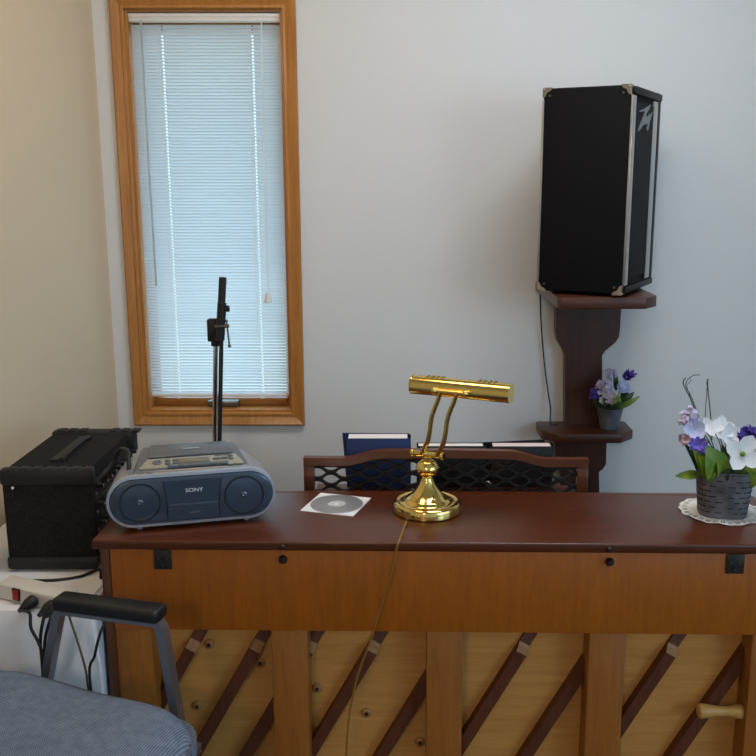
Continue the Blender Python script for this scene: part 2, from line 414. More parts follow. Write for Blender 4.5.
# ------------------------------------------------------------------ piano
LZ = .90; LT = .0205
pn = thing('upright_piano', 'brown upright piano seen from its back, with wooden posts and slanted ribs', 'piano', (.097, 2.1, 0))
def P(name, bm, m, parent=None, **k): return obj(name, bm, m, parent or pn, world=True, **k)
X0, X1, YF, YB = -.634, .828, 1.79, 2.095
b = BM(); box2(b, (X0, YF, LZ - LT), (X1, YB, LZ), .004, 3)
P('lid', b, M['lid'])
b = BM(); box2(b, (X0 + .015, YB + .002, LZ - .016), (X1 - .015, YB + .03, LZ - .004), .003); P('lid_flap', b, M['lid'])
# beam across the top of the back
bx0, bx1 = X0 + .024, X1 - .024
b = BM(); box2(b, (bx0 + .0015, 1.82, .686), (bx1 - .0015, 1.875, LZ - LT - .001), .0015); P('top_beam', b, M['beam'])
b = BM(); box2(b, (bx0 + .0015, 1.8755, .6855), (bx1 - .0015, 1.889, .80)); P('rear_rail', b, M['case'])
for sx in (-1, 1):
    x = bx0 if sx < 0 else bx1
    b = BM(); box2(b, (x - .019 * (sx < 0), 1.82, .06), (x + .019 * (sx > 0), 2.16, LZ - LT - .001), .002); P('side_panel', b, M['case'])
for px_ in (-.571, -.236, .097, .443, .788):
    b = BM(); box2(b, (px_ - .039, 1.826, .1), (px_ + .039, 1.889, .6852), .003); P('back_post', b, M['post'])
b = BM(); box2(b, (bx0, 1.826, .05), (bx1, 1.889, .0995), .003); P('bottom_rail', b, M['post'])
b = BM(); box2(b, (bx0, 1.89, .06), (bx1, 1.90, .80)); P('soundboard', b, M['board'])
# ribs slanting up to the right, flat on the soundboard with a scooped upper end
post_x = (-.571, -.236, .097, .443, .788)
posts = [(-.61, -.532)] + [(p - .039, p + .039) for p in post_x[1:]]
RS = 1.80                                              # rise over run
rib_tops = [AY(u, 635, 1.88).x for u in (199, 264, 317, 381, 455, 530, 602, 678, 752)] 
rib_tops += [rib_tops[0] - .15]
for i, xt in enumerate(rib_tops):
    w = .0134; ztop_, zlow = .715, .12
    d = Vector((1 / RS, 0, 1)).normalized(); nrm = Vector((d.z, 0, -d.x))
    lo, hi = bx0 + .02, bx1 - .02
    zr = AY(400, 635, 1.88).z
    B_ = Vector((xt + (ztop_ - zr) / RS, 0, ztop_)); A_ = Vector((xt + (zlow - zr) / RS, 0, zlow))
    if B_.x < lo: continue
    if A_.x < lo: A_ = A_ + d * ((lo - A_.x) / d.x)
    if B_.x > hi: B_ = B_ - d * ((B_.x - hi) / d.x)
    L_ = (B_ - A_).length; e = L_ - (B_.z - zr) / d.z          # where it dips under the beam
    b = BM(); sec = []; yb_ = 1.8895; short = i in (6, 8)
    zz = e - .040
    steps = [(0, .024), (zz, .024), (zz + .003, .0215), (zz + .009, .0135), (zz + .014, .0085), (zz + .018, .007), (L_, .0065)] if not short and zz > .05 else [(0, .024), (L_, .024)]
    for s_, h in steps:
        c = A_ + d * s_
        sec.append([b.verts.new((c.x + nrm.x * k * w, y, c.z + nrm.z * k * w)) for k, y in ((-1, yb_), (-.92, yb_ - h), (.92, yb_ - h), (1, yb_))])
    for q, (q0, q1) in enumerate(zip(sec, sec[1:])):
        for k in range(4):
            f = b.faces.new((q0[k], q0[(k + 1) % 4], q1[(k + 1) % 4], q1[k]))
            if k == 1 and 1 <= q <= 4: f.material_index = 1
    b.faces.new(sec[0]); b.faces.new(sec[-1][::-1])
    P('rib', b, [M['rib'], M['ribcut']], ang=25)
for (u, v) in ((208, 647), (259.5, 665), (317, 690), (366.5, 714.5), (420, 743), (186, 650), (196, 709)):
    c = AY(u, v, 1.885)
    t = Matrix.Translation((c.x, 1.8895, c.z)) @ Matrix.Rotation(R(90), 4, 'X')
    b = BM(); lathe(b, [(.0115, 0), (.0115, .003), (.009, .006), (.005, .007), (.004, .005)], 18, t); rs = P('soundboard_button', b, M['button_wood'])
    b = BM(); lathe(b, [(.0042, .0045), (.0042, .0075), (.0028, .009), (0, .009)], 12, t); P('screw', b, M['bracket'], rs)
for u in (162, 734):
    c = AY(u, 562, 1.818)
    b = BM(); box2(b, (c.x - .0185, 1.8165, c.z - .021), (c.x + .0185, 1.8198, c.z + .0215), .001)
    box2(b, (c.x - .0205, 1.803, LZ - LT - .0055), (c.x + .0205, 1.8195, LZ - LT - .001), .0015)
    br = P('lid_bracket', b, M['bracket'])
    for dx, dz in ((-.009, .004), (.009, .004), (.0, -.012)):
        b = BM(); cyl(b, (c.x + dx, 1.8165, c.z + dz), (c.x + dx, 1.8152, c.z + dz), .0022, 10); P('screw', b, M['gunmetal'], br)
for u in (283, 610):
    c = AY(u, 561, 1.815)
    b = BM(); lathe(b, [(0, .012), (.005, .0115), (.0085, .007), (.0092, .002), (.0085, 0), (0, 0)], 18, Matrix.Translation((c.x, 1.8198, c.z)) @ Matrix.Rotation(R(90), 4, 'X')); P('rubber_bumper', b, M['rubber'])
    c = AY(u, 545.5, YF)
    b = BM(); lathe(b, [(0, .005), (.004, .0045), (.006, .0015), (.006, 0), (0, 0)], 14, Matrix.Translation((c.x, YF, LZ - .012)) @ Matrix.Rotation(R(90), 4, 'X')); P('lid_stud', b, M['bracket'])
# turned handle by the right-hand post
c = AY(699, 712, 1.835); c2 = .7482
L_ = c2 - c.x
t = axis_m((c.x, 1.850, c.z), (1, 0, 0))
b = BM(); lathe(b, [(0, 0), (.0135, 0), (.0162, .003), (.0162, .012), (.0150, .02), (.0128, .035), (.0112, .055), (.0108, L_ - .03), (.0135, L_ - .018), (.016, L_ - .012), (.0165, L_ - .004), (.0150, L_), (0, L_)], 24, t); P('turned_handle', b, M['maple'])
# keyboard side, mostly hidden
b = BM(); box2(b, (bx0 + .02, 1.92, .60), (bx1 - .02, 2.40, .66), .006); P('keybed', b, M['case'])
b = BM(); box2(b, (bx0 + .02, 2.135, .66), (bx1 - .02, 2.16, LZ - .02), .004); P('fallboard', b, M['case'])
b = BM(); box2(b, (bx0 + .02, 2.0, .06), (bx1 - .02, 2.02, .60), .004); P('bottom_panel', b, M['case'])
for x in (bx0 + .01, bx1 - .01):
    b = BM(); box2(b, (x - .03, 2.16, .57), (x + .03, 2.42, .72), .012); P('key_cheek', b, M['case'])
    b = BM(); lathe(b, [(0, 0), (.018, 0), (.02, .02), (.034, .48), (.036, .57), (0, .57)], 18, Matrix.Translation((x, 2.36, 0))); P('leg', b, M['case'])
# music desk with pierced wave lattice
DY = 2.175
xa, xb = AY(301.5, 470, DY).x, AY(585, 470, DY).x
xc = (xa + xb) / 2; HW = (xb - xa) / 2
z_end, z_mid = AY(303, 457.5, DY).z, AY(445, 449, DY).z
def ztop(x):
    t = abs(x - xc) / HW
    if t > .72: return z_end
    if t > .44:
        k = (.72 - t) / .28; k = k * k * (3 - 2 * k); return z_end + (z_mid - .002 - z_end) * k
    return z_mid - .002 + .002 * (1 - t / .44)
zbm = LZ - .02
b = BM(); xs = [xa + (xb - xa) * i / 60 for i in range(61)]
prism(b, [(x, ztop(x)) for x in xs] + [(x, ztop(x) - (.020 if abs(x - xc) / HW < .94 else .024)) for x in xs[::-1]], .02, Matrix.Translation((0, DY - .01, 0)))
P('desk_rail', b, M['desk'], ang=30)
for x, s in ((xa, 1), (xb, -1)):
    b = BM(); box2(b, (min(x, x + s * .026), DY - .0095, zbm), (max(x, x + s * .026), DY + .0095, z_end - .0235), .002); P('desk_stile', b, M['desk'])
b = BM(); box2(b, (xa + .027, DY - .0095, zbm - .02), (xb - .027, DY + .05, zbm), .002); P('desk_ledge', b, M['desk'])
b = BM(); lam = .066; A0 = .0072; rowp = .0165
xs = [xa + .0265 + (xb - xa - .053) * i / 200 for i in range(201)]
k = 0; z0 = zbm + .004
while z0 + k * rowp < z_mid - .012:
    zz = z0 + k * rowp; sg = 1 if k % 2 else -1
    rw = []
    for x in xs:
        w = math.sin(2 * PI * (x - xc) / lam); w = math.copysign(abs(w) ** .8, w)
        zc_ = min(zz + sg * A0 * w, ztop(x) - .021)
        hh = .0037
        rw.append([b.verts.new((x, DY + dy, zc_ + dz)) for dy, dz in ((-.005, -hh), (-.005, hh), (.005, hh), (.005, -hh))])
    for q0, q1 in zip(rw, rw[1:]):
        for j in range(4): b.faces.new((q0[j], q0[(j + 1) % 4], q1[(j + 1) % 4], q1[j]))
    b.faces.new(rw[0]); b.faces.new(rw[-1][::-1])
    k += 1
P('desk_lattice', b, M['desk_dark'])

pn.rotation_euler = (0, 0, R(-1.1)); pn.location.x += .004
# ------------------------------------------------------------------ books on the desk
def book(name, label, x0, x1, zb_, zt_, y0, th, cover, pg, tilt=0, open_gap=0.0, spine='R'):
    """standing book, front cover towards -y; far cover may stand open by open_gap at the top"""
    t = thing(name, label, 'book', ((x0 + x1) / 2, y0, zb_)); t.rotation_euler = (tilt, 0, 0)
    w = x1 - x0; h = zt_ - zb_
    b = BM(); box(b, (0, .0012, h / 2), (w, .0024, h), .0008); obj('front_cover', b, cover, t)
    b = BM(); prism(b, [(-w / 2 - open_gap * .3, 0), (w / 2, 0), (w / 2, h), (-w / 2 - open_gap, h + open_gap * .1)], .0024, Matrix.Translation((0, th, 0))); obj('back_cover', b, cover, t)
    b = BM(); s = 1 if spine == 'R' else -1
    pts = [(s * w / 2, 0)] + [(s * (w / 2 + .005 * math.sin(PI * i / 8)), th * i / 8) for i in range(9)] + [(s * w / 2, th), (s * (w / 2 - .002), th), (s * (w / 2 - .002), 0)]
    a = [b.verts.new((x, y + .0012, 0)) for x, y in pts]; c_ = [b.verts.new((x, y + .0012, h)) for x, y in pts]
    for k in range(len(pts) - 1): b.faces.new((a[k], a[k + 1], c_[k + 1], c_[k]))
    obj('spine', b, cover, t)
    b = BM(); m_ = .004
    prof = [(-w / 2 + m_, .003), (w / 2 - m_, .003), (w / 2 - m_, th - .0005), (-w / 2 + m_, th - .0005 - max(0, open_gap) * 0)]
    a = [b.verts.new((x, y, m_)) for x, y in prof]; c_ = [b.verts.new((x, y, h - .0012)) for x, y in prof]
    b.faces.new(a); b.faces.new(c_[::-1])
    for k in range(4): b.faces.new((a[k], a[(k + 1) % 4], c_[(k + 1) % 4], c_[k]))
    obj('page_block', b, pg, t)
    return t
by = DY + .022
x0, x1 = AY(346.5, 445, by).x, AY(409, 445, by).x
book('hymn_book', 'thick blue hymn book standing on the music desk left of the brass lamp', x0, x1, zbm + .0008, AY(380, 438.5, by).z, by, .046, M['bluebook'], M['pages'], 0, .013)
x0, x1 = AY(492, 445, by).x, AY(553, 445, by).x
book('hymn_book', 'black book with pink-white pages standing on the desk beneath the small shelf', x0, x1, zbm + .0008, AY(520, 446.5, by).z, by, .036, M['blackbook'], M['pages_pink'], 0, 0.0)
x0, x1 = AY(417, 448, by).x, AY(485, 448, by).x
book('hymn_book', 'black book standing on the desk directly behind the brass lamp stem', x0, x1, zbm + .0008, AY(450, 446.2, by).z, by, .03, M['blackbook'], M['pages'], 0, .0)
# thin black folder lying against the two black books
fy = by + .052
p1, p2 = AY(436, 445.2, fy), AY(545, 440.0, fy)
t = thing('folder', 'thin black folder standing behind the two black books, its top edge sloping', 'folder', ((p1.x + p2.x) / 2, fy, zbm + .0008))
b = BM(); w = (p2.x - p1.x) / 2; h1, h2 = p1.z - zbm, p2.z - zbm
prism(b, [(-w, 0), (w, 0), (w, h2), (-w, h1)], .004); obj('cover', b, M['blackbook'], t)
b = BM(); prism(b, [(-w + .004, .002), (w - .004, .002), (w - .004, h2 - .004), (-w + .004, h1 - .004)], .003, Matrix.Translation((0, .0042, 0))); obj('sheets', b, M['pages'], t)
# ------------------------------------------------------------------ boombox
c0, c1 = AZ(141.6, 529, LZ), AZ(244.7, 520, LZ)
ang = math.atan2(c1.y - c0.y, c1.x - c0.x)
mid = (c0 + c1) / 2
bb = thing('boombox', 'silver portable CD radio cassette player with dark blue front on the piano lid', 'boombox', (mid.x, mid.y, LZ), ang)
def Q(name, bm, m, parent=None, **k): return obj(name, bm, m, parent or bb, **k)
# local: x along, y back, z up. front face at y = -.012
BL, BR, BZ = .176, .0565, .0655       # half length, end radius, centre height
def capsule(hl, r, zc, y, n=14, zs=1.0):
    pts = []
    for i in range(n + 1):
        a = -PI / 2 + PI * i / n; pts.append((hl - r + r * math.cos(a), y, zc + r * zs * math.sin(a)))
    for i in range(n + 1):
        a = PI / 2 + PI * i / n; pts.append((-hl + r + r * math.cos(a), y, zc + r * zs * math.sin(a)))
    return pts
def loft(bm, rings, cap0=True, cap1=True, mi=0):
    V = [[bm.verts.new(p) for p in r] for r in rings]; n = len(V[0])
    for a, b_ in zip(V, V[1:]):
        for k in range(n): bm.faces.new((a[k], a[(k + 1) % n], b_[(k + 1) % n], b_[k])).material_index = mi
    if cap0: bm.faces.new(V[0]).material_index = mi
    if cap1: bm.faces.new(V[-1][::-1]).material_index = mi
    return bm
b = BM(); loft(b, [capsule(BL - .006, BR - .006, BZ, -.012), capsule(BL, BR, BZ, -.013), capsule(BL + .001, BR + .0005, BZ, -.006), capsule(BL - .002, BR - .002, BZ, .006),
    capsule(BL - .004, BR - .001, BZ + .001, .03), capsule(BL - .01, BR, BZ + .002, .09), capsule(BL - .02, BR - .002, BZ + .002, .14), capsule(BL - .034, BR - .010, BZ, .165)])
Q('body', b, M['silver'])
b = BM()   # bright rim around the front
o1, o2, i2, i1 = capsule(BL + .001, BR + .001, BZ, -.004), capsule(BL, BR, BZ, -.0145), capsule(BL - .006, BR - .006, BZ, -.0155), capsule(BL - .006, BR - .006, BZ, -.010)
loft(b, [o1, o2, i2, i1], False, False); Q('front_rim', b, M['silver_light'])
b = BM(); loft(b, [capsule(BL - .006, BR - .006, BZ, -.0115), capsule(BL - .008, BR - .008, BZ, -.0165), capsule(BL - .014, BR - .014, BZ, -.0185)], True, True)
fp = Q('front_panel', b, M['bluepanel'])
for s in (-1, 1):
    t = Matrix.Translation((s * .108, -.0185, BZ - .001)) @ Matrix.Rotation(R(90), 4, 'X')
    b = BM(); lathe(b, [(.044, -.0002), (.042, .0004), (.039, .0002), (.034, -.0016), (.016, -.0045), (.010, -.004)], 36, t)
    sp = Q('speaker_cone', b, M['bluedark'])
    b = BM(); lathe(b, [(.0105, -.005), (.009, -.001), (.005, .0012), (0, .002)], 18, t); Q('dust_cap', b, M['bluepanel'], sp)
    for k in (-1, 1):
        b = BM(); ball(b, (s * .108 + .002 * k, -.0205, BZ + .003 * k + .001), .0016, 8); Q('tweeter_stud', b, M['silver_light'], sp)
b = BM()   # cassette door with bowed sides
door = [(-.060, BZ + .042), (.062, BZ + .042), (.057, BZ + .02), (.054, BZ - .01), (.054, BZ - .043), (-.052, BZ - .043), (-.052, BZ - .01), (-.055, BZ + .02)]
prism(b, door, .004, Matrix.Translation((0, -.0205, 0))); cd_ = Q('cassette_door', b, M['bluepanel'])
for side, pts in enumerate(([(-.0605, BZ + .0425), (-.0555, BZ + .02), (-.0525, BZ - .01), (-.0525, BZ - .0435)], [(.0625, BZ + .0425), (.0575, BZ + .02), (.0545, BZ - .01), (.0545, BZ - .0435)])):
    b = BM(); tube(b, [(x, -.0205, z) for x, z in pts], .0009, 6); Q('door_gap', b, M['black'], cd_)
b = BM(); box(b, (0, -.0208, BZ - .014), (.10, .0012, .010), .0005); Q('front_crease', b, M['bluepanel'], cd_)
b = BM(); box(b, (0, -.0208, BZ - .0195), (.104, .0012, .0009)); Q('crease_edge', b, M['greylid'], cd_)
t = Matrix.Translation((.004, -.0207, BZ + .019)) @ Matrix.Rotation(R(90), 4, 'X')
text_mesh('brand_lettering', 'SONY', .0120, M['white'], cd_, t, .0003, 1.15)
t = Matrix.Translation((.004, -.0207, BZ - .030)) @ Matrix.Rotation(R(90), 4, 'X')
b = BM(); box(b, (.004, -.0207, BZ - .030), (.022, .0006, .0022)); Q('small_print', b, M['greylid'], cd_)
for x in (-.112, .112):
    for y in (.004, .12):
        b = BM(); cyl(b, (x, y, .0), (x, y, .0125), .0065, 14, .001); Q('foot', b, M['silver'])
# raised top: control deck sloping up to the CD lid
b = BM()
def hexa(bm, a, c): # a: four bottom, c: four top
    v = [bm.verts.new(p) for p in a + c]
    for q in ((3, 2, 1, 0), (4, 5, 6, 7), (0, 1, 5, 4), (1, 2, 6, 5), (2, 3, 7, 6), (3, 0, 4, 7)): bm.faces.new([v[k] for k in q])
hexa(b, [(-.132, .004, .112), (.132, .004, .112), (.118, .140, .10), (-.118, .140, .10)], [(-.118, .012, .1235), (.120, .012, .1235), (.100, .132, .143), (-.100, .132, .143)])
bmesh.ops.recalc_face_normals(b, faces=b.faces[:])
bmesh.ops.bevel(b, geom=b.edges[:], offset=.005, segments=3, profile=.5, affect='EDGES'); Q('top_housing', b, M['greylid'])
slope = math.atan2(.143 - .1235, .120)
def deck(x, yy, up=0): # yy distance up the slope
    return Vector((x, .012 + yy * math.cos(slope) - up * math.sin(slope), .1235 + yy * math.sin(slope) + up * math.cos(slope)))
def dbox(bm, x, yy, sx, sy, h, bev=.0008, up=0): box(bm, deck(x, yy, up + h / 2), (sx, sy, h), bev, 2, (slope, 0, 0))
b = BM(); v = [deck(-.108, .006, .0005), deck(.112, .006, .0005), deck(.098, .05, .0005), deck(-.090, .05, .0005)]
w_ = [p + Vector((0, 0, .0022)) for p in v]; hexa(b, [tuple(p) for p in v], [tuple(p) for p in w_]); cp = Q('control_panel', b, M['champagne'])
b = BM(); dbox(b, .006, .030, .070, .025, .0015, .0006, .0022); fr = Q('display_frame', b, M['greylid'], cp)
b = BM(); dbox(b, .006, .029, .062, .0165, .0008, .0003, .0036); Q('display', b, M['lcd'], fr)
def btn(x, yy, rx, ry, h=.003):
    b = BM(); lathe(b, [(1, 0), (1, h * .6), (.85, h), (0, h)], 16, Matrix.Translation(deck(x, yy, .0022)) @ Matrix.Rotation(slope, 4, 'X'), sx=rx, sy=ry)
    for f in b.faces: pass
    return Q('button', b, M['button'], cp)
for x, yy, rx, ry in ((-.048, .036, .006, .0045), (-.048, .022, .006, .0045), (-.032, .036, .006, .0045), (-.032, .022, .006, .0045), (.056, .030, .009, .0042), (.073, .030, .009, .0042), (.086, .040, .0055, .0045), (.087, .026, .0055, .0045)): btn(x, yy, rx, ry)
b = BM(); lathe(b, [(.0098, 0), (.0098, .002), (.0085, .003), (.0062, .002), (.005, .0026), (0, .003)], 20, Matrix.Translation(deck(-.070, .030, .0022)) @ Matrix.Rotation(slope, 4, 'X')); Q('selector_dial', b, M['button'], cp)
b = BM(); dbox(b, .070, .0475, .034, .006, .0015, .0005, .0022); Q('volume_key', b, M['button'], cp)
for k in range(6):
    b = BM(); dbox(b, -.038 + .0215 * k, .007, .0205, .010, .0055, .0012, .001); Q('tape_key', b, M['greylid'])
for k in range(3):
    b = BM(); box(b, (-.122 + .018 * k, -.001, .1225 - .0012 * (2 - k)), (.0145, .008, .004), .0015); Q('mode_key', b, M['button'])
for k in range(2):
    b = BM(); dbox(b, .088 + .018 * k - .003, .003, .015, .006, .0025, .0008, .0012); Q('side_key', b, M['champagne'])
b = BM(); v = [deck(-.088, .057, .0004), deck(.092, .057, .0004), deck(.082, .116, .0004), deck(-.084, .116, .0004)]
hexa(b, [tuple(p) for p in v], [tuple(p + Vector((0, 0, .005))) for p in v]); bmesh.ops.recalc_face_normals(b, faces=b.faces[:])
bmesh.ops.bevel(b, geom=b.edges[:], offset=.002, segments=2, profile=.5, affect='EDGES'); cl = Q('disc_lid', b, M['greylid'])
b = BM(); dbox(b, .004, .085, .036, .006, .0003, 0, .0066); Q('lid_mark', b, M['silver_light'], cl)

# ------------------------------------------------------------------ disc and sleeve
cc = AZ(339, 504.5, LZ)
a4 = [AZ(296, 509.5, LZ), AZ(355, 516.5, LZ), AZ(370, 497.5, LZ), AZ(316, 492.5, LZ)]
cc.x -= .006
sv = thing('paper_sleeve', 'square white paper disc sleeve lying flat on the piano lid', 'paper sleeve', (cc.x, cc.y, LZ))
ex = (a4[1] - a4[0] + a4[2] - a4[3]); rz = math.atan2(ex.y, ex.x)
sv.rotation_euler = (0, 0, rz)
b = BM(); box(b, (0, 0, .0007), (.126, .126, .0010)); obj('sleeve', b, M['paper'], sv)
b = BM(); box(b, (0, .030, .0014), (.125, .06, .0005)); obj('sleeve_flap', b, M['paper'], sv)
dc = thing('compact_disc', 'shiny silver compact disc lying on the white paper sleeve', 'disc', (cc.x + .001, cc.y - .002, LZ + .0018), R(20))
b = BM(); lathe(b, [(.021, 0), (.06, 0), (.06, .0012), (.021, .0012), (.021, 0)], 56); obj('disc_surface', b, M['disc'], dc)
b = BM(); lathe(b, [(.0075, 0), (.0207, 0), (.0207, .0012), (.0075, .0012), (.0075, 0)], 40); obj('disc_hub', b, mat('disc_hub_plastic', (206, 204, 208), .2), dc)

# ------------------------------------------------------------------ brass banker's lamp
lc = AZ(427, 510.5, LZ)
lp = thing('piano_lamp', 'polished brass piano lamp with long tubular shade on round base', 'lamp', tuple(lc), R(-24))
def Lm(name, bm, m, parent=None, **k): return obj(name, bm, m, parent or lp, **k)
b = BM(); lathe(b, [(0, .0005), (.073, .0005), (.0755, .003), (.0755, .019), (.0735, .0225), (.069, .0245), (.064, .0225), (.058, .0225), (.052, .0255), (.0495, .030), (.046, .0325), (.040, .036), (.031, .044), (.023, .054), (.0175, .064), (.0145, .072), (0, .072)], 64); Lm('base', b, M['brass'])
b = BM(); lathe(b, [(0, .0715), (.0135, .0715), (.0125, .076), (.0105, .080), (.0125, .082), (.015, .083), (.0205, .087), (.0238, .094), (.0245, .0975), (.0262, .0985), (.0262, .1005), (.0245, .1015), (.0235, .106), (.0195, .113), (.0135, .1175), (.0095, .119), (.0115, .1215), (.0115, .126), (.008, .128), (0, .128)], 48); Lm('stem', b, M['brass'])
b = BM(); cyl(b, (-.037, 0, .131), (.037, 0, .131), .0062, 18, .001); cb = Lm('lower_crossbar', b, M['brass'])
for s in (-1, 1):
    b = BM(); lathe(b, [(0, 0), (.0078, 0), (.0085, .003), (.0078, .006), (0, .006)], 18, axis_m((s * .036 - .003, 0, .131), (1, 0, 0))); Lm('crossbar_knob', b, M['brass'], cb)
ZS, XS, YS = .283, .072, .013       # shade axis
for s in (-1, 1):
    x = s * .0185 + .013
    b = BM(); tube(b, spline([(x - .006, -.004, .132), (x + .004, -.008, .152), (x + .012, -.012, .168), (x + .0165, -.014, .19), (x + .021, -.014, .222), (x + .028, -.0145, .243), (x + .036, -.016, .262), (x + .042, -.017, .280)], 5), .0053, 12); Lm('arm', b, M['brass'])
    for q, (px, py, pz) in enumerate(((x + .0125, -.0125, .172), (x + .0225, -.0143, .228))):
        b = BM(); ball(b, (px, py, pz), .0054, 12, 1.3); Lm('arm_joint', b, M['chrome'])
b = BM(); cyl(b, (.022, -.0175, .2815), (.098, -.0175, .2815), .0045, 14, .001); ub = Lm('upper_crossbar', b, M['brass'])
for x in (.022, .094):
    b = BM(); ball(b, (x, -.0185, .2815), .0072, 14); Lm('crossbar_knob', b, M['brass'], ub)
# open trough shade: thin shell round 290 degrees, opening downwards
SL, SR = .1115, .0222
b = BM(); n = 34; th = .0008
def arc(r): return [(YS + r * math.sin(a), ZS + r * math.cos(a)) for a in [R(-140) + R(280) * i / n for i in range(n + 1)]]
o_, i_ = arc(SR), arc(SR - th); sect = o_ + i_[::-1]
A = [b.verts.new((XS - SL, y, z)) for y, z in sect]; Bv = [b.verts.new((XS + SL, y, z)) for y, z in sect]
b.faces.new(A); b.faces.new(Bv[::-1])
for k in range(len(sect)): b.faces.new((A[k], A[(k + 1) % len(sect)], Bv[(k + 1) % len(sect)], Bv[k]))
sh = Lm('shade', b, M['brass'])
for s in (-1, 1):
    b = BM(); xx = XS + s * SL
    a0 = [(YS + (SR + .0008) * math.sin(a), ZS + (SR + .0008) * math.cos(a)) for a in [R(-142) + R(284) * i / 30 for i in range(31)]]
    va = [b.verts.new((xx, y, z)) for y, z in a0]; vb = [b.verts.new((xx + s * .002, y, z)) for y, z in a0]
    b.faces.new(va); b.faces.new(vb[::-1])
    for k in range(31): b.faces.new((va[k], va[(k + 1) % 31], vb[(k + 1) % 31], vb[k]))
    Lm('end_cap', b, M['brass'], sh)
for x0 in (-.078, .042):
    for k in range(4):
        b = BM(); tube(b, [(XS + x0 + k * .0115, YS - .007, ZS + SR - .0012), (XS + x0 + k * .0115 + .002, YS, ZS + SR + .0012), (XS + x0 + k * .0115 + .004, YS + .007, ZS + SR - .0012)], .0022, 8); Lm('vent_rib', b, M['brass'], sh)
b = BM(); cyl(b, (XS - SL + .03, YS, ZS), (XS + SL - .03, YS, ZS), .0105, 18, .003); Lm('bulb_tube', b, M['paper'], sh)
b = BM(); cyl(b, (XS - SL - .009, YS - .006, ZS + .002), (XS - SL - .001, YS - .006, ZS + .002), .0032, 10, .001); Lm('switch', b, M['black'], sh)
b = BM()
cp_ = [AZ(406.5, 520.5, LZ + .006), AZ(403, 531, LZ + .0028), AZ(399.5, 540.5, LZ + .0028)]
e = cp_[-1]
e2 = AY(397.5, 549, 1.785)
path = [tuple(p) for p in cp_] + [(e2.x, 1.7855, LZ - .004)] + [tuple(AY(u, v, 1.790 + .005 * k)) for k, (u, v) in enumerate(((393, 564), (387, 586), (379, 612), (371, 640), (360, 668), (352, 700), (347, 740)))]
path.append((path[-1][0] - .01, 1.82, .2)); path.append((path[-1][0], 1.80, .006))
tube(b, spline(path, 5), .0023, 8); Lm('power_cord', b, M['brass_dark'], world=True)
b = BM(); cyl(b, tuple(AZ(407.5, 519, LZ + .009)), tuple(AZ(406.5, 521, LZ + .006)), .0042, 10, .001); Lm('cord_grommet', b, M['black'], world=True)

# ------------------------------------------------------------------ plants
def petal(bm, base, d, up, L, W, cup=.3, n=4, mi=0):
    d = d.normalized(); side = d.cross(up).normalized(); up = side.cross(d).normalized(); rows = []
    for i in range(n + 1):
        t = i / n; w = W * (.25 + 1.5 * t * (1 - t) + .55 * t * (1 - t ** 2)) * (1 if t < .99 else .35)
        p = base + d * (L * t) + up * (cup * L * t * t)
        rows.append([bm.verts.new(p - side * w + up * w * .25), bm.verts.new(p), bm.verts.new(p + side * w + up * w * .25)])
    for q0, q1 in zip(rows, rows[1:]):
        for k in (0, 1): bm.faces.new((q0[k], q0[k + 1], q1[k + 1], q1[k])).material_index = mi
def bloom(bm, c, nrm, n, L, W, cup=.3, jit=.15, heart=None):
    nrm = Vector(nrm).normalized(); x, y = frame_of(nrm); ph = random.random() * 6
    for i in range(n):
        a = ph + 2 * PI * i / n + random.uniform(-jit, jit)
        petal(bm, Vector(c), x * math.cos(a) + y * math.sin(a), nrm, L * random.uniform(.9, 1.1), W, cup)
    if heart: ball(bm, Vector(c) + nrm * heart * .6, heart, 8, 1, 1)
def leaf(bm, base, tip, W, droop=.15, n=6):
    base, tip = Vector(base), Vector(tip); d = tip - base; L = d.length
    side = d.cross(Vector((random.uniform(-.4, .4), -1, .35))).normalized(); up = side.cross(d).normalized(); rows = []
    for i in range(n + 1):
        t = i / n; w = W * math.sin(PI * min(1, t * .93 + .07)) ** .8 * (1 - .25 * t) + .0008
        p = base + d * t + up * L * droop * math.sin(PI * t)
        rows.append([bm.verts.new(p - side * w + up * w * .3), bm.verts.new(p), bm.verts.new(p + side * w + up * w * .3)])
    for q0, q1 in zip(rows, rows[1:]):
        for k in (0, 1): bm.faces.new((q0[k], q0[k + 1], q1[k + 1], q1[k]))
def cluster(bm, c, r, k, n, L, W, flat=1.0):
    for i in range(k):
        d = Vector((random.gauss(0, 1), random.gauss(0, 1), random.gauss(0, 1)))
        d.normalize(); d.z *= flat; p = Vector(c) + d * r * random.uniform(.4, 1)
        bloom(bm, p, d + Vector((0, -.5, .4)), n, L, W, .25)

pc = AZ(721, 511, LZ); 
# doily
dl = thing('doily', 'round white lace doily under the slotted tin flower pot', 'doily', (pc.x, pc.y, LZ))
b = BM(); n = 192; rings = []
for r_, z in ((.0, .0012), (.03, .0012), (.06, .0013), (.074, .0016), (.082, .0012), (.088, .0010)):
    if r_ == 0: rings.append([b.verts.new((0, 0, z))]); continue
    rr = [r_ * (1 + (.05 * abs(math.sin(16 * PI * k / n)) if r_ > .08 else 0)) for k in range(n)]
    rings.append([b.verts.new((rr[k] * math.cos(2 * PI * k / n), rr[k] * math.sin(2 * PI * k / n), z + (.0012 * math.sin(2 * PI * k / n * 9) if r_ > .07 else 0) + .0004)) for k in range(n)])
for a, c in zip(rings, rings[1:]):
    for k in range(n):
        if len(a) == 1: b.faces.new((a[0], c[k], c[(k + 1) % n]))
        elif a is rings[3] and k % 6 in (2, 4): continue
        else: b.faces.new((a[k], a[(k + 1) % n], c[(k + 1) % n], c[k]))
obj('lace_cloth', b, M['lace'], dl, smooth=False)

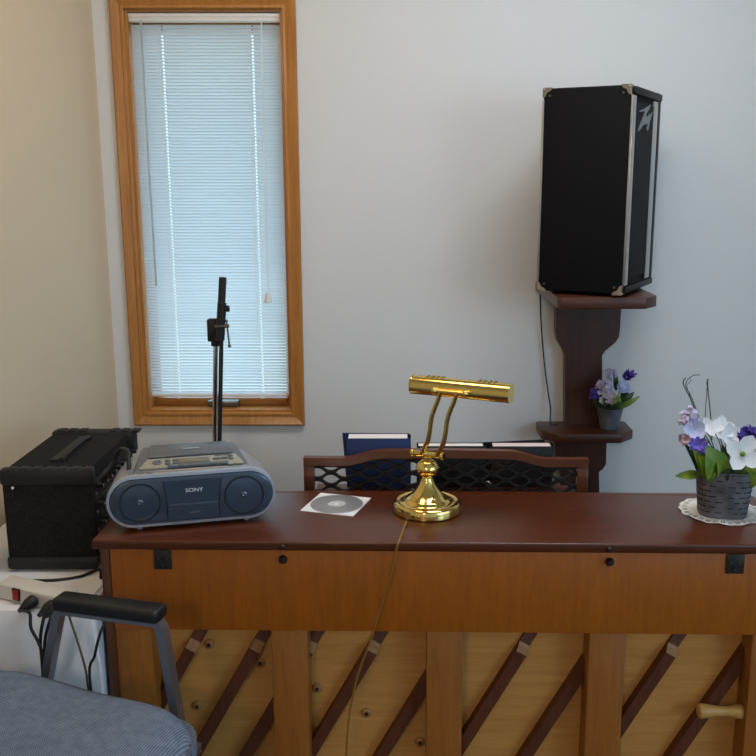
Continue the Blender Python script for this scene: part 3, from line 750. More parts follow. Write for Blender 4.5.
dcen = pc.copy(); pc = AZ(721.5, 514, LZ)
pt = thing('potted_flowers', 'white and purple artificial flowers in slotted grey tin pot on doily', 'flower pot', (pc.x, pc.y, LZ + .0035), R(-14))
PH = .104; SX, SY = .0625, .050
def oval(r, z, n=64, p=3.0):
    out = []
    for k in range(n):
        a = 2 * PI * k / n; c, s = math.cos(a), math.sin(a)
        out.append((r * SX * math.copysign(abs(c) ** (2 / p), c), r * SY * math.copysign(abs(s) ** (2 / p), s), z))
    return out
def add2(dst, src):
    t = src; vm = {v: dst.verts.new(v.co) for v in t.verts}
    for f in t.faces:
        nf = dst.faces.new([vm[v] for v in f.verts]); nf.material_index = f.material_index
    t.free()
b = BM(); loft(b, [oval(.82, 0), oval(.845, .003), oval(.84, .008), oval(.985, PH - .004), oval(1.03, PH - .002), oval(1.035, PH + .001), oval(1.0, PH + .002), oval(.97, PH), oval(.955, PH - .02)], True, True); pb_ = b
# punched horizontal slots
k = 0
for row in range(7):
    z = .013 + row * .0122
    for j in range(15):
        a = 2 * PI * (j + .5 * (row % 2)) / 15
        if not (R(170) < a < R(395)): continue
        r = .84 + (.985 - .84) * (z - .008) / (PH - .012)
        def pnt(aa):
            c, s = math.cos(aa), math.sin(aa); p_ = 3.0
            return Vector((r * SX * math.copysign(abs(c) ** (2 / p_), c), r * SY * math.copysign(abs(s) ** (2 / p_), s), z))
        ctr = pnt(a); tg = (pnt(a + .03) - pnt(a - .03)).normalized(); out = Vector((tg.y, -tg.x, 0))
        half = .0072 * random.uniform(.8, 1.1)
        b = BM(); box(b, ctr, (half * 2, .0012, .0021), .0005, 1, (0, 0, math.atan2(tg.y, tg.x)), mi=1); add2(pb_, b)
obj('pot', pb_, [M['zinc'], M['slot']], pt)
b = BM()
lathe(b, [(0, PH + .012), (.6, PH + .006), (.95, PH - .012), (0, PH - .012)], 24, None, 0, SX, SY); obj('moss', b, M['moss'], pt)
def wp(u, v, dy=0): return AY(u, v, pc.y + dy)
def F_(name, fn, m, par=None):
    b = BM(); fn(b); return obj(name, b, m, par or pt, world=True, recalc=False)
base = lambda dx=0, dy=0: Vector((pc.x + dx, pc.y + dy, LZ + PH + .004))
LM = ['leaf', 'leafdark', 'leafyellow']; fol = BM()
for (bu, bv, tu, tv, W, dy, m) in ((713, 477, 706, 446, .036, -.060, 'leaf'), (706, 478, 698, 455, .022, -.056, 'leafyellow'), (720, 478, 717, 450, .020, -.050, 'leaf'), (702, 476, 693, 449, .015, -.045, 'leaf'), (716, 478, 724, 452, .014, -.035, 'leaf'), (698, 474, 675, 476, .011, -.03, 'leaf'), (742, 484, 757, 458, .015, -.045, 'leafyellow'), (748, 482, 764, 466, .016, -.03, 'leafyellow'), (745, 486, 758, 472, .014, -.055, 'leaf'), (706, 480, 716, 473, .010, -.06, 'leafyellow'),
                               (724, 480, 733, 455, .014, -.035, 'leafdark'), (732, 482, 742, 464, .013, -.045, 'leafdark'), (720, 481, 729, 468, .012, -.05, 'leafdark'), (698, 470, 684, 443, .009, -.01, 'leafdark'), (738, 484, 746, 470, .012, -.05, 'leafdark'), (726, 470, 722, 444, .010, 0, 'leafdark'), (752, 476, 768, 446, .013, .01, 'leaf'), (705, 470, 699, 448, .012, .02, 'leafdark')):
    t_ = BM(); leaf(t_, wp(bu, bv, dy * .6), wp(tu, tv, dy), W); add(fol, t_, LM.index(m))
obj('foliage', fol, [M[k] for k in LM], pt, world=True, recalc=False)
def stalk(b, p): tube(b, spline([base(.2 * (p.x - pc.x), .1 * (p.y - pc.y)), (base() + p) / 2 + Vector((.004, 0, .005)), p], 4), .0012, 6)
def flower(name, u, v, dy, fn, m):
    p = wp(u, v, dy); b = BM(); fn(b, p); o = obj(name, b, m, pt, world=True, recalc=False)
    b = BM(); stalk(b, p); obj('stalk', b, M['leafdark'], o, world=True)
flower('dogwood_bloom', 742, 454, -.052, lambda b, p: bloom(b, p, (-.05, -1, .35), 4, .042, .0215, .14, .05, .0062), [M['petal'], M['leaf']])
flower('white_bloom', 712, 428, -.012, lambda b, p: bloom(b, p, (-.2, -.7, .7), 5, .024, .0118, .45), M['petal'])
flower('white_bloom', 722, 428, -.015, lambda b, p: bloom(b, p, (.1, -.8, .6), 5, .026, .0125, .4), M['petal'])
flower('white_bloom', 729, 436, -.030, lambda b, p: bloom(b, p, (.2, -.9, .4), 5, .026, .0125, .4), M['petal'])
flower('white_bloom', 718, 434, .012, lambda b, p: bloom(b, p, (0, -.6, .8), 5, .022, .0105, .4), M['petal'])
flower('pale_bloom', 695, 430, -.012, lambda b, p: bloom(b, p, (-.3, -.9, .4), 5, .023, .0155, .45), M['petal_blue'])
flower('lavender_spray', 689, 419, 0, lambda b, p: cluster(b, p, .020, 34, 4, .0070, .0038), M['lavender'])
flower('lavender_spray', 692, 413, .004, lambda b, p: cluster(b, p, .013, 14, 4, .008, .0045), M['lavender'])
flower('pink_bud', 685, 440, -.015, lambda b, p: [bloom(b, p, (-.5, -.8, .3), 6, .014, .009, .8), bloom(b, p + Vector((.002, -.004, .001)), (-.3, -.8, .5), 5, .011, .007, 1)], M['pink'])
flower('purple_bloom', 697, 445, -.035, lambda b, p: [bloom(b, p, (-.2, -1, .4), 9, .020, .0058, .35), bloom(b, p, (-.1, -1, .6), 8, .016, .0052, .8), bloom(b, p + Vector((.014,0,-.006)), (.2, -1, .3), 8, .014, .005, .5)], M['purple'])
flower('violet_head', 748, 432, -.018, lambda b, p: [cluster(b, p + Vector((dx, random.uniform(-.01, .01), .004 - abs(dx - .004) * .35)), .008, 9, 5, .009, .0036) for dx in (-.026, -.019, -.012, -.005, .002, .009, .016, .024, .03)], M['violet'])
flower('white_bloom', 762, 446, -.02, lambda b, p: bloom(b, p, (.4, -.8, .4), 5, .017, .0105, .35), M['petal'])
flower('lavender_spray', 766, 428, .01, lambda b, p: cluster(b, p, .014, 12, 4, .006, .0035), M['lavender'])
for pts, r in (([(706, 450), (700, 425), (691, 400), (684, 386), (683.5, 381), (686, 378)], .0013), ([(708, 452), (701, 424), (692, 398), (686, 387), (687, 381), (691, 377), (695, 375), (700, 375)], .0009),
            ([(704, 446), (705, 420), (706.5, 395), (707.5, 383), (707, 379)], .0009), ([(712, 440), (710.5, 415), (708.5, 395), (707.5, 383), (708, 379)], .0013), ([(703, 440), (696, 412), (690, 396), (687, 386), (690, 382), (691, 379)], .0007)):
    b = BM(); tube(b, spline([wp(u, v, -.01 * (v > 430)) for u, v in pts], 6), r, 6); obj('curly_grass', b, M['stem'], pt, world=True)
b = BM(); p = wp(707.3, 383); ball(b, p, .0022, 8, 2.6); obj('grass_tip', b, M['stem'], pt, world=True)
# ------------------------------------------------------------------ wall shelf unit
sh_ = thing('wall_shelf', 'dark walnut wall bracket with two small clipped-corner shelves on one upright', 'wall shelf', (.585, 2.98, .60))
def G(name, bm, m, parent=None, **k): return obj(name, bm, m, parent or sh_, world=True, **k)
ZU, ZL = 1.308, .841
FU = 2.565
def shelf(name, xl, xr, yf, z, th, clipx, clipy, cl=1):
    yb = YW - .001
    out = [(xl, yb), (xl, yf + clipy * cl), (xl + clipx * cl, yf), (xr - clipx, yf), (xr, yf + clipy), (xr, yb)]
    b = BM(); v0 = [b.verts.new((x, y, z - th)) for x, y in out]; v1 = [b.verts.new((x, y, z)) for x, y in out]
    b.faces.new(v0[::-1]); b.faces.new(v1)
    for k in range(6): b.faces.new((v0[k], v0[(k + 1) % 6], v1[(k + 1) % 6], v1[k]))
    bmesh.ops.recalc_face_normals(b, faces=b.faces[:])
    bmesh.ops.bevel(b, geom=b.edges[:], offset=.004, segments=2, profile=.5, affect='EDGES')
    return G(name, b, M['walnut'])
zcu = FU * CP + (H - ZU) * SP
xl = AY(537.5, 292, 2.95).x; xr = AY(657, 296, FU + .05).x
shelf('shelf_board', xl, xr, FU, ZU, .033, .042, .05, .25)
fl = 2.838; zcl = fl * CP + (H - ZL) * SP
shelf('shelf_board', AY(536.5, 421, 2.99).x, AY(633, 431, fl + .05).x, fl, ZL, .031, .048, .05)
def upx(u, v): return AY(u, v, 2.955)
out = []
for u, v in ((565, 430), (565, 356), (563, 350), (557.5, 341), (556, 333), (556, 296)): p = upx(u, v); out.append((p.x, p.z))
out[-1] = (out[-1][0], ZU - .0335)
out2 = []
for u, v in ((602, 430), (602, 356), (605, 351), (615, 343), (619, 337), (620, 330), (622, 296)): p = upx(u, v); out2.append((p.x, p.z))
out2[-1] = (out2[-1][0], ZU - .0335)
out[0] = (out[0][0], ZL + .0003); out2[0] = (out2[0][0], ZL + .0003)
b = BM(); prism(b, out + out2[::-1], YW - .002 - 2.955, Matrix.Translation((0, 2.955, 0))); G('upright', b, M['walnut_v'], ang=25)
out, out2 = [], []
for u, v in ((562, 560), (562, 478), (560, 472), (556, 466), (555, 440)): p = upx(u, v); out.append((p.x, p.z))
for u, v in ((599, 560), (599, 472), (603, 469), (606, 464), (606.5, 440)): p = upx(u, v); out2.append((p.x, p.z))
out[-1] = (out[-1][0], ZL - .0315); out2[-1] = (out2[-1][0], ZL - .0315); out[0] = (out[0][0], .45); out2[0] = (out2[0][0], .45)
b = BM(); prism(b, out + out2[::-1], YW - .002 - 2.955, Matrix.Translation((0, 2.955, 0))); G('lower_upright', b, M['walnut_v'], ang=25)
# ------------------------------------------------------------------ loudspeaker
phi = R(28); SPW, SPD, SPH = .325, .243, .556
Bc = Vector((.609, 2.553, ZU + .008)); 
sp = thing('loudspeaker', 'tall black loudspeaker cabinet with silver edge trim on the upper wall shelf', 'speaker', tuple(Bc), -phi)
# local: origin at bottom near corner; -x runs along the plain side, +y along the grille side
def K(name, bm, m, parent=None, **k): return obj(name, bm, m, parent or sp, **k)
b = BM(); box2(b, (-SPD, 0, 0), (0, SPW, SPH), .006, 3); cab = K('cabinet', b, M['tolex'])
b = BM(); box2(b, (.0002, .045, .040), (.006, SPW - .045, SPH - .040), .003); gr = K('grille', b, M['grille'])
for y0, y1 in ((.003, .034), (.236, .284)):
    b = BM(); box2(b, (.0002, y0, .024), (.0075, y1, SPH - .026), .002); K('trim_strip', b, M['alu'])
b = BM(); box2(b, (-SPD - .002, .001, .03), (-SPD + .004, -.0025, SPH - .03), .001); K('edge_trim', b, M['alu'])
for z0, z1 in ((.002, .020), (SPH - .022, SPH - .002)):
    b = BM(); box2(b, (.0002, .02, z0), (.010, SPW - .004, z1), .003); K('end_trim', b, M['molded'])
b = BM(); box2(b, (.0002, SPW - .028, .02), (.006, SPW - .002, SPH - .02), .002); K('side_trim', b, M['molded'])
def corner(px, py, pz, sx, sy, sz):
    b = BM(); r = .026; th = .0018
    # three rounded lobes meeting at the corner
    for ax in range(3):
        n_ = 10; pts = [(0, 0)] + [(r * (1 - .25 * math.sin(2 * q) ** 2 * 1.4) * math.cos(q), r * (1 - .25 * math.sin(2 * q) ** 2 * 1.4) * math.sin(q)) for q in [PI / 2 * i / n_ for i in range(n_ + 1)]]
        V0, V1 = [], []
        for a_, c_ in pts:
            loc = {0: (-th, a_, c_), 1: (a_, -th, c_), 2: (a_, c_, -th)}[ax]; l2 = {0: (.0012, a_, c_), 1: (a_, .0012, c_), 2: (a_, c_, .0012)}[ax]
            V0.append(b.verts.new((px + sx * loc[0], py + sy * loc[1], pz + sz * loc[2]))); V1.append(b.verts.new((px + sx * l2[0], py + sy * l2[1], pz + sz * l2[2])))
        b.faces.new(V0); b.faces.new(V1[::-1])
        for k in range(len(pts)): b.faces.new((V0[k], V0[(k + 1) % len(pts)], V1[(k + 1) % len(pts)], V1[k]))
    ball(b, (px + sx * .004, py + sy * .004, pz + sz * .004), .0068, 12)
    o = K('corner_protector', b, M['nickel'])
    b = BM(); cyl(b, (px + sx * .02, py - sy * .0015, pz + sz * .020), (px + sx * .02, py - sy * .0030, pz + sz * .020), .0032, 10); K('rivet', b, M['gunmetal'], o)
for x, sx in ((-SPD, 1), (0, -1)):
    for y, sy in ((0, 1), (SPW, -1)):
        for z, sz in ((0, 1), (SPH, -1)):
            corner(x, y, z, sx, sy, sz)
for x in (-SPD + .04, -.04):
    for y in (.05, SPW - .05):
        b = BM(); cyl(b, (x, y, -.008), (x, y, .0003), .014, 14, .002); K('rubber_foot', b, M['rubber'])
# angular badge on the grille: (across, up) in metres about the badge centre
lp_ = [(410,405),(345,445),(303,462),(318,472),(345,463),(352,470),(342,520),(318,590),(303,655),(318,640),(345,595),(355,602),(372,590),(385,600),(378,640),(388,668),(398,620),(405,570),(415,520),(428,480),(418,492),(405,510),(400,495),(388,515),(378,530),(372,515),(362,530),(368,490),(385,460),(400,425)]
b = BM(); t = Matrix.Translation((.0062, .140, SPH - .078)) @ Matrix.Rotation(R(90), 4, 'Z')
prism(b, [((x - 366) / 125 * .150, (535 - z) / 263 * .072 + (x - 366) / 125 * .012) for x, z in lp_], -.003, t)
K('badge', b, M['badge'], gr, smooth=False)

cw = AY(540, 298, 2.975)
b = BM(); tube(b, spline([tuple(AY(u, v, y)) for u, v, y in ((548, 290, 2.94), (541, 293, 2.965), (540.5, 305, 2.975), (541.5, 330, 2.985), (544.5, 365, 2.99), (548, 392, 2.985), (550.5, 408, 2.965))] + [(AY(551, 416, 2.955).x, 2.955, ZL + .003), (AY(556, 420, 2.945).x + .01, 2.948, ZL + .003)], 6), .0024, 8)
tag(obj('speaker_cable', b, M['black']), 'thin black cable hanging down the wall from the loudspeaker to the lower shelf', 'cable')

# small pot on the lower shelf
sc_ = AZ(609, 428.5, ZL)
sp2 = thing('potted_flowers', 'tiny lavender and white artificial bouquet in ribbed grey tin pot on lower wall shelf', 'flower pot', tuple(sc_))
b = BM(); ph_ = .071; pr = [(0, .0005), (.027, .0005)]
for k in range(12):
    z = .004 + k * .0054; r_ = .028 + (.0415 - .028) * z / ph_; pr += [(r_, z), (r_ + .0008, z + .0024)]
pr += [(.0415, ph_ - .003), (.0435, ph_ - .001), (.0435, ph_ + .001), (.0405, ph_ + .0005), (.039, ph_ - .012), (0, ph_ - .012)]
lathe(b, pr, 40); obj('pot', b, M['zincpale'], sp2)
b = BM(); lathe(b, [(0, ph_ + .006), (.03, ph_ + .001), (.037, ph_ - .008), (0, ph_ - .011)], 24); obj('moss', b, M['moss'], sp2)
b3 = Vector((sc_.x, sc_.y, ZL + ph_))
def w2(u, v, dy=0): return AY(u, v, sc_.y + dy)
def fl2(name, u, v, dy, fn, m):
    p = w2(u, v, dy); b = BM(); fn(b, p); o = obj(name, b, m, sp2, world=True, recalc=False)
    b = BM(); tube(b, spline([b3 + Vector((.2 * (p.x - b3.x), .1 * (p.y - b3.y), -.004)), (b3 + p) / 2 + Vector((.002, .002, .003)), p], 4), .001, 6); obj('stalk', b, M['leafdark'], o, world=True)
fl2('lavender_spray', 604, 388, -.02, lambda b, p: cluster(b, p, .027, 42, 5, .0085, .0042), M['lavender'])
fl2('lavender_spray', 611, 374, 0, lambda b, p: cluster(b, p, .021, 30, 4, .0070, .0036), M['lavender'])
fl2('pink_bloom', 612, 397, -.035, lambda b, p: [bloom(b, p + Vector((dx, 0, dz)), (0, -1, .2), 5, .012, .0072, .25) for dx, dz in ((-.02, .014), (-.012, -.008), (0, .008), (.004, -.012), (-.024, .03), (-.030, -.010))], M['pink'])
fl2('violet_head', 595, 393, -.01, lambda b, p: cluster(b, p, .020, 30, 5, .009, .0038), M['violet'])
fl2('violet_bud', 628, 377, -.01, lambda b, p: [bloom(b, p + Vector((dx, 0, dx)), (.3, -.4, .8), 5, .019, .0075, .8) for dx in (-.008, 0, .006)], M['violet'])
fl2('white_rose', 623, 388, -.025, lambda b, p: [bloom(b, p, (.1, -.8, .6), 6, .023, .016, .45), bloom(b, p + Vector((0, -.003, .003)), (.1, -.8, .6), 5, .016, .011, .9), ball(b, p, .0095, 10)], M['petal_blue'])
fol2 = BM()
for (bu, bv, tu, tv, W, dy, m) in ((617, 408, 640, 396, .008, -.01, 'leaf'), (619, 404, 634, 392, .010, 0, 'leafdark'), (614, 408, 618, 394, .014, -.035, 'leaf'), (622, 400, 629, 384, .010, .01, 'leafdark'), (600, 408, 591, 396, .009, 0, 'leafdark'), (606, 406, 603, 398, .01, -.04, 'leafdark'), (616, 390, 614, 370, .007, .01, 'leafdark'), (612, 408, 622, 401, .010, -.04, 'leafdark')):
    t_ = BM(); leaf(t_, w2(bu, bv, dy * .6), w2(tu, tv, dy), W * 1.25); add(fol2, t_, LM.index(m))
obj('foliage', fol2, [M[k] for k in LM], sp2, world=True, recalc=False)

# ------------------------------------------------------------------ microphone stand
MY = 2.70
ms = thing('microphone_stand', 'black and chrome boom microphone stand folded upright in front of the window', 'microphone stand', (AY(217, 440, MY).x, MY, 0))
def Z(name, bm, m, parent=None, **k): return obj(name, bm, m, parent or ms, world=True, **k)
def pt_(u, v, dy=0): return AY(u, v, MY + dy)
pb = pt_(214.6, 440); ptop = pt_(215.8, 344)
dirn = (pb - ptop) / (ptop.z - pb.z)
foot_ = ptop + dirn * (ptop.z - .14)
b = BM(); tube(b, [ptop, foot_], .0072, 14); Z('chrome_pole', b, M['chrome'])
b = BM(); q0, q1 = pt_(221.5, 332, -.022), pt_(219.5, 445, -.022); q1 = q0 + (q1 - q0) * 1.55
tube(b, [q0, q0 + (q1 - q0) * .55, q1], [.0064, .0064, .0064], 12); Z('boom_pole', b, M['molded'])
b = BM(); cyl(b, tuple(q1), tuple(q1 + (q1 - q0).normalized() * .07), .016, 16, .004); Z('counterweight', b, M['rubber'])
b = BM(); t0, t1 = pt_(222.8, 277.5, -.022), pt_(220.6, 322, -.022)
tube(b, [t0, t1], .0108, 14); Z('upper_tube', b, M['molded'])
b = BM(); s0, s1 = pt_(222.0, 303, -.022), pt_(220.0, 340, -.022); tube(b, [s0, s1], .0132, 14); Z('clutch_sleeve', b, M['black'])
c = pt_(213.2, 330); 
b = BM(); box(b, (c.x, MY, c.z), (.031, .03, .066), .004); blk = Z('clamp_block', b, M['molded'])
b = BM(); cyl(b, (pt_(215.6, 344).x, MY, pt_(215, 346).z), (pt_(215.6, 338).x, MY, c.z), .0135, 16, .002); Z('pole_collar', b, M['molded'])
k0 = pt_(223, 309, -.022); k1 = pt_(229, 308.5, -.022)
b = BM(); cyl(b, tuple(k0), tuple(k0 + (k1 - k0) * .55), .004, 10); lathe(b, [(0, 0), (.007, 0), (.0095, .002), (.0095, .009), (.007, .011), (0, .011)], 14, axis_m(k0 + (k1 - k0) * .45, k1 - k0)); Z('thumb_knob', b, M['black'])
h0, h1 = pt_(215, 327, -.03), pt_(229, 326, -.034)
b = BM(); cyl(b, tuple(h0), tuple(h1), .0052, 14, .001); th_ = Z('tee_bolt', b, M['gunmetal'])
b = BM(); r0, r1 = pt_(226.5, 321, -.034), pt_(229.5, 346, -.036); tube(b, [r0, r1], .0026, 10); ball(b, r1, .0052, 12); ball(b, r0, .0045, 10); Z('tee_lever', b, M['gunmetal'], th_)
for k in range(3):
    a = R(100 + 120 * k)
    b = BM(); tip = Vector((foot_.x + .26 * math.cos(a), foot_.y + .26 * math.sin(a) * .8, .012)); tube(b, [(foot_.x, foot_.y, .16), tip], .008, 10); lg_ = Z('tripod_leg', b, M['black'])
    b = BM(); ball(b, tip, .012, 10, 1); Z('leg_tip', b, M['rubber'], lg_)
b = BM(); cyl(b, (foot_.x, foot_.y, .13), (foot_.x, foot_.y, .20), .017, 14, .003); Z('tripod_hub', b, M['black'])

# ------------------------------------------------------------------ side table with cloth
TZ = .75
tx0, tx1, ty0, ty1 = -1.03, -.640, 1.785, 2.42
tb = thing('side_table', 'small side table hidden under a white cloth left of the piano', 'table', ((tx0 + tx1) / 2, 2.05, 0))
b = BM(); box2(b, (tx0 + .004, ty0 + .004, TZ - .03), (tx1 - .002, ty1, TZ - .003), .003); obj('tabletop', b, M['maple'], tb, world=True)
for x in (tx0 + .05, tx1 - .05):
    for y in (ty0 + .06, ty1 - .06):
        b = BM(); box2(b, (x - .018, y - .018, 0), (x + .018, y + .018, TZ - .03), .002); obj('leg', b, M['steel'], tb, world=True)
b = BM(); ns = 90; nt = 22; cols = []
def edge(s): # s 0..1 along front then right side
    Lf = tx1 - tx0; Lr = ty1 - ty0; d = s * (Lf + Lr); r_ = .02
    if d < Lf: return Vector((tx0 + d, ty0, 0)), Vector((0, -1, 0)), d
    return Vector((tx1, ty0 + d - Lf, 0)), Vector((1, 0, 0)), d
for i in range(ns + 1):
    p, nrm, d = edge(i / ns); Lf = tx1 - tx0
    if abs(d - Lf) < .03: nrm = Vector((.5, -1, 0)).normalized()
    c = [b.verts.new((max(tx0, min(tx1 - .03, p.x)) if nrm.x > .9 else p.x, max(ty0 + .03, p.y) if nrm.x < .9 else p.y, TZ))] if False else []
    for j in range(nt + 1):
        t = j / nt
        if nrm.x > .9: off = .0012 + .003 * t
        else:
            fold = .5 + .5 * math.sin(d * 30 + 1.2 * math.sin(d * 11)); off = .004 + (.030 * fold + .012) * min(1, t * 1.6) + .03 * math.exp(-((d - Lf + .03) / .05) ** 2) * t
        drop = .004 if j == 0 else (.62 * t)
        q = p + nrm * (off if j else -.006)
        if nrm.y < -.5: q.x += .010 * max(0, min(1, (d - Lf + .16) / .16)) ** 2 * min(1, t * 5)
        if q.x > -.634 and q.y > 1.79: q.x = -.634
        c.append(b.verts.new((q.x, q.y, TZ - (drop if j else 0) + .0)))
    cols.append(c)
for a, c in zip(cols, cols[1:]):
    for k in range(nt): b.faces.new((a[k], c[k], c[k + 1], a[k + 1]))
top = [c[0] for c in cols] + [b.verts.new((tx0, ty1, TZ))]
b.faces.new(top)
tag(obj('tablecloth', b, M['cloth']), 'white cloth draped in folds over the side table left of the piano', 'tablecloth')

# rack case, open side to the right
rx0, rx1, ry0, ry1 = -.893, -.690, 1.985, 2.345
rz0, rz1 = TZ + .004, .992
rk = thing('rack_case', 'black carpet-textured equipment rack case standing on the white side table', 'rack case', ((rx0 + rx1) / 2, 2.15, TZ))
def A_(name, bm, m, parent=None, **k): return obj(name, bm, m, parent or rk, world=True, **k)
b = BM(); box2(b, (rx0, ry0 + .012, rz0 + .006), (rx1 - .012, ry1 - .02, rz1 - .004), .006); A_('shell', b, M['felt'])
def ridge(bm, x0, x1, y, z0, z1, t=.01):
    box2(bm, (x0, y, z0), (x1, y + t, z1), .004)
b = BM(); box2(b, (rx0 - .004, ry0, rz1 - .036), (rx1 + .002, ry0 + .030, rz1 + .001), .007); cA = A_('end_cap', b, M['molded'])
for k in range(7):
    x = rx0 + .012 + k * .0285
    b = BM(); box2(b, (x, ry0 + .004, rz1 - .002), (x + .020, ry0 + .028, rz1 + .0025), .0015); A_('cap_ridge', b, M['molded'], cA)
b = BM(); box2(b, (rx0 - .004, ry0, rz0), (rx1 + .002, ry0 + .03, rz0 + .032), .008); A_('end_cap', b, M['molded'])
b = BM(); box2(b, (rx0, ry0 + .006, rz0 + .032), (rx1, ry0 + .02, rz1 - .036), .002); A_('end_panel', b, M['felt'])
b = BM(); box2(b, (rx0 - .004, ry1 - .04, rz1 - .060), (rx1 + .006, ry1, rz1 + .002), .009); cB = A_('end_cap', b, M['molded'])
for k in range(8):
    if k in (3, 4): continue
    x = rx0 + .012 + k * .027
    b = BM(); box2(b, (x, ry1 - .036, rz1 - .002), (x + .020, ry1 - .008, rz1 + .0042), .0015); A_('cap_ridge', b, M['molded'], cB)
b = BM(); box2(b, (rx0 - .004, ry1 - .04, rz0), (rx1 + .006, ry1, rz0 + .05), .009); A_('end_cap', b, M['molded'])
# recessed strap handle on the top
hx = (rx0 + rx1) / 2 + .0; 
b = BM(); prism(b, [(-.016, 0), (.016, 0), (.016, .007), (-.016, .007)], .20, Matrix.Translation((hx, 2.06, rz1 - .0045))); hd = A_('handle_base', b, M['molded'])
b = BM(); tube(b, spline([(hx + .008, 2.065, rz1 + .001), (hx + .008, 2.09, rz1 + .005), (hx + .008, 2.16, rz1 + .007), (hx + .008, 2.23, rz1 + .006), (hx + .008, 2.255, rz1 + .002)], 5), .0075, 10, flat=.6); A_('handle_grip', b, M['rubber'], hd)
b = BM(); ball(b, AY(12.5, 488, ry0 - .001), .0032, 10); A_('latch_glint', b, M['paper'])  # white ball stands in for a glint on the latch
# equipment inside, facing right
for k in range(4):
    z0 = rz0 + .030 + k * .0440
    b = BM(); box2(b, (rx1 - .013, ry0 + .030, z0), (rx1 - .004, ry1 - .042, z0 + .042), .0015); un = A_('rack_unit', b, M['black'])
    for j in range(9):
        y = ry0 + .05 + j * .034
        b = BM(); cyl(b, (rx1 - .0045, y, z0 + .026), (rx1 + .010, y, z0 + .026), .0062, 10, .001); kn = A_('knob', b, M['molded'], un)
        b = BM(); cyl(b, (rx1 + .0095, y, z0 + .026), (rx1 + .0105, y, z0 + .026), .0028, 8); A_('knob_cap', b, M['alu'], kn)
    for y in (ry0 + .036, ry1 - .05):
        b = BM(); cyl(b, (rx1 - .0045, y, z0 + .010), (rx1 - .0015, y, z0 + .010), .0034, 8); A_('rack_screw', b, M['alu'], un)
# cable arching out of the rack on to the boombox
b = BM(); tube(b, spline([(rx1 + .014, 2.02, .955), tuple(AY(113, 467, 2.01)), tuple(AY(116, 456, 2.01)), tuple(AY(121, 449.5, 1.99)), tuple(AY(126, 450, 1.955)), tuple(AY(128.5, 455, 1.93)), tuple(AY(129.2, 469.5, 1.905))], 5), .0052, 10)
tag(obj('cable', b, M['rubber']), 'short thick black cable arching from the rack case to the left end of the boombox', 'cable')

# power strip with three plugs
p0, p1 = AZ(-2, 599, TZ), AZ(62, 614, TZ)
pa = math.atan2(p1.y - p0.y, p1.x - p0.x); pl_ = (p1 - p0).length
pw = thing('power_strip', 'ivory power strip with red rocker switch lying on the white tablecloth', 'power strip', (p0.x, p0.y, TZ + .002), pa)
b = BM(); hexa(b, [(-.01, 0, 0), (pl_ + .01, 0, 0), (pl_ + .01, .055, 0), (-.01, .055, 0)], [(-.004, .004, .031), (pl_ + .004, .004, .031), (pl_ + .004, .046, .036), (-.004, .046, .036)])
bmesh.ops.recalc_face_normals(b, faces=b.faces[:]); bmesh.ops.bevel(b, geom=b.edges[:], offset=.004, segments=2, profile=.5, affect='EDGES'); obj('housing', b, M['strip'], pw)
sx_ = pl_ * .30
b = BM(); box(b, (sx_, -.0005, .0175), (.015, .006, .021), .0012, 2, (R(-5), 0, 0)); obj('switch', b, M['red'], pw)
b = BM(); frame_sweep(b, sx_ - .0085, sx_ + .0085, .006, .029, [(0, .003), (0, -.0008), (.0016, -.0008), (.0016, .003)]); obj('switch_bezel', b, M['black'], pw)
mw = root_matrix(pw)
plugs = [(.60, 'foremost'), (.90, 'second'), (.985, 'third')]
for i, (f, nm) in enumerate(plugs):
    lx_ = pl_ * f
    t = thing('plug', ('round black plug with cord in the power strip, nearest its red switch', 'black plug with cord in the power strip, middle of three beside the armrest', 'black plug with cord in the power strip, farthest from its red switch')[i], 'plug', tuple(mw @ Vector((lx_, -.0005, .018))), pa, 'plugs in the power strip')
    b = BM(); d = Vector((.05, -1, .0)); lathe(b, [(0, 0), (.011, 0), (.0135, .003), (.0135, .016), (.011, .022), (.006, .034), (.0045, .040), (0, .040)], 18, axis_m((0, 0, 0), (-.25, -1, -.35)), sy=.9); obj('plug_body', b, M['rubber'], t)
    st = mw @ Vector((lx_ - .0085, -.035, .006))
    route = [(st.x, st.y, st.z)]
    if i == 0: route += [tuple(AY(29.5, 613, 1.728)), tuple(AY(31, 628, 1.718)), tuple(AY(39, 644, 1.712)), tuple(AY(42, 662, 1.71))]
    elif i == 1: route += [tuple(AY(44, 614, 1.728)), tuple(AY(41, 632, 1.718)), tuple(AY(40.5, 648, 1.716)), tuple(AY(43.5, 664, 1.716))]
    else: route += [tuple(AY(51, 615, 1.728)), tuple(AY(46, 634, 1.722)), tuple(AY(44.5, 650, 1.722)), tuple(AY(46.5, 668, 1.722))]
    route += [(route[-1][0] + .0, 1.71 + .005 * i, .40), (route[-1][0] + .01, 1.71, .1 + .03 * i), (route[-1][0] + .02, 1.70 + .01 * i, .006)]
    b = BM(); tube(b, spline(route, 5), .0032, 8); obj('cord', b, M['rubber'], t, world=True)
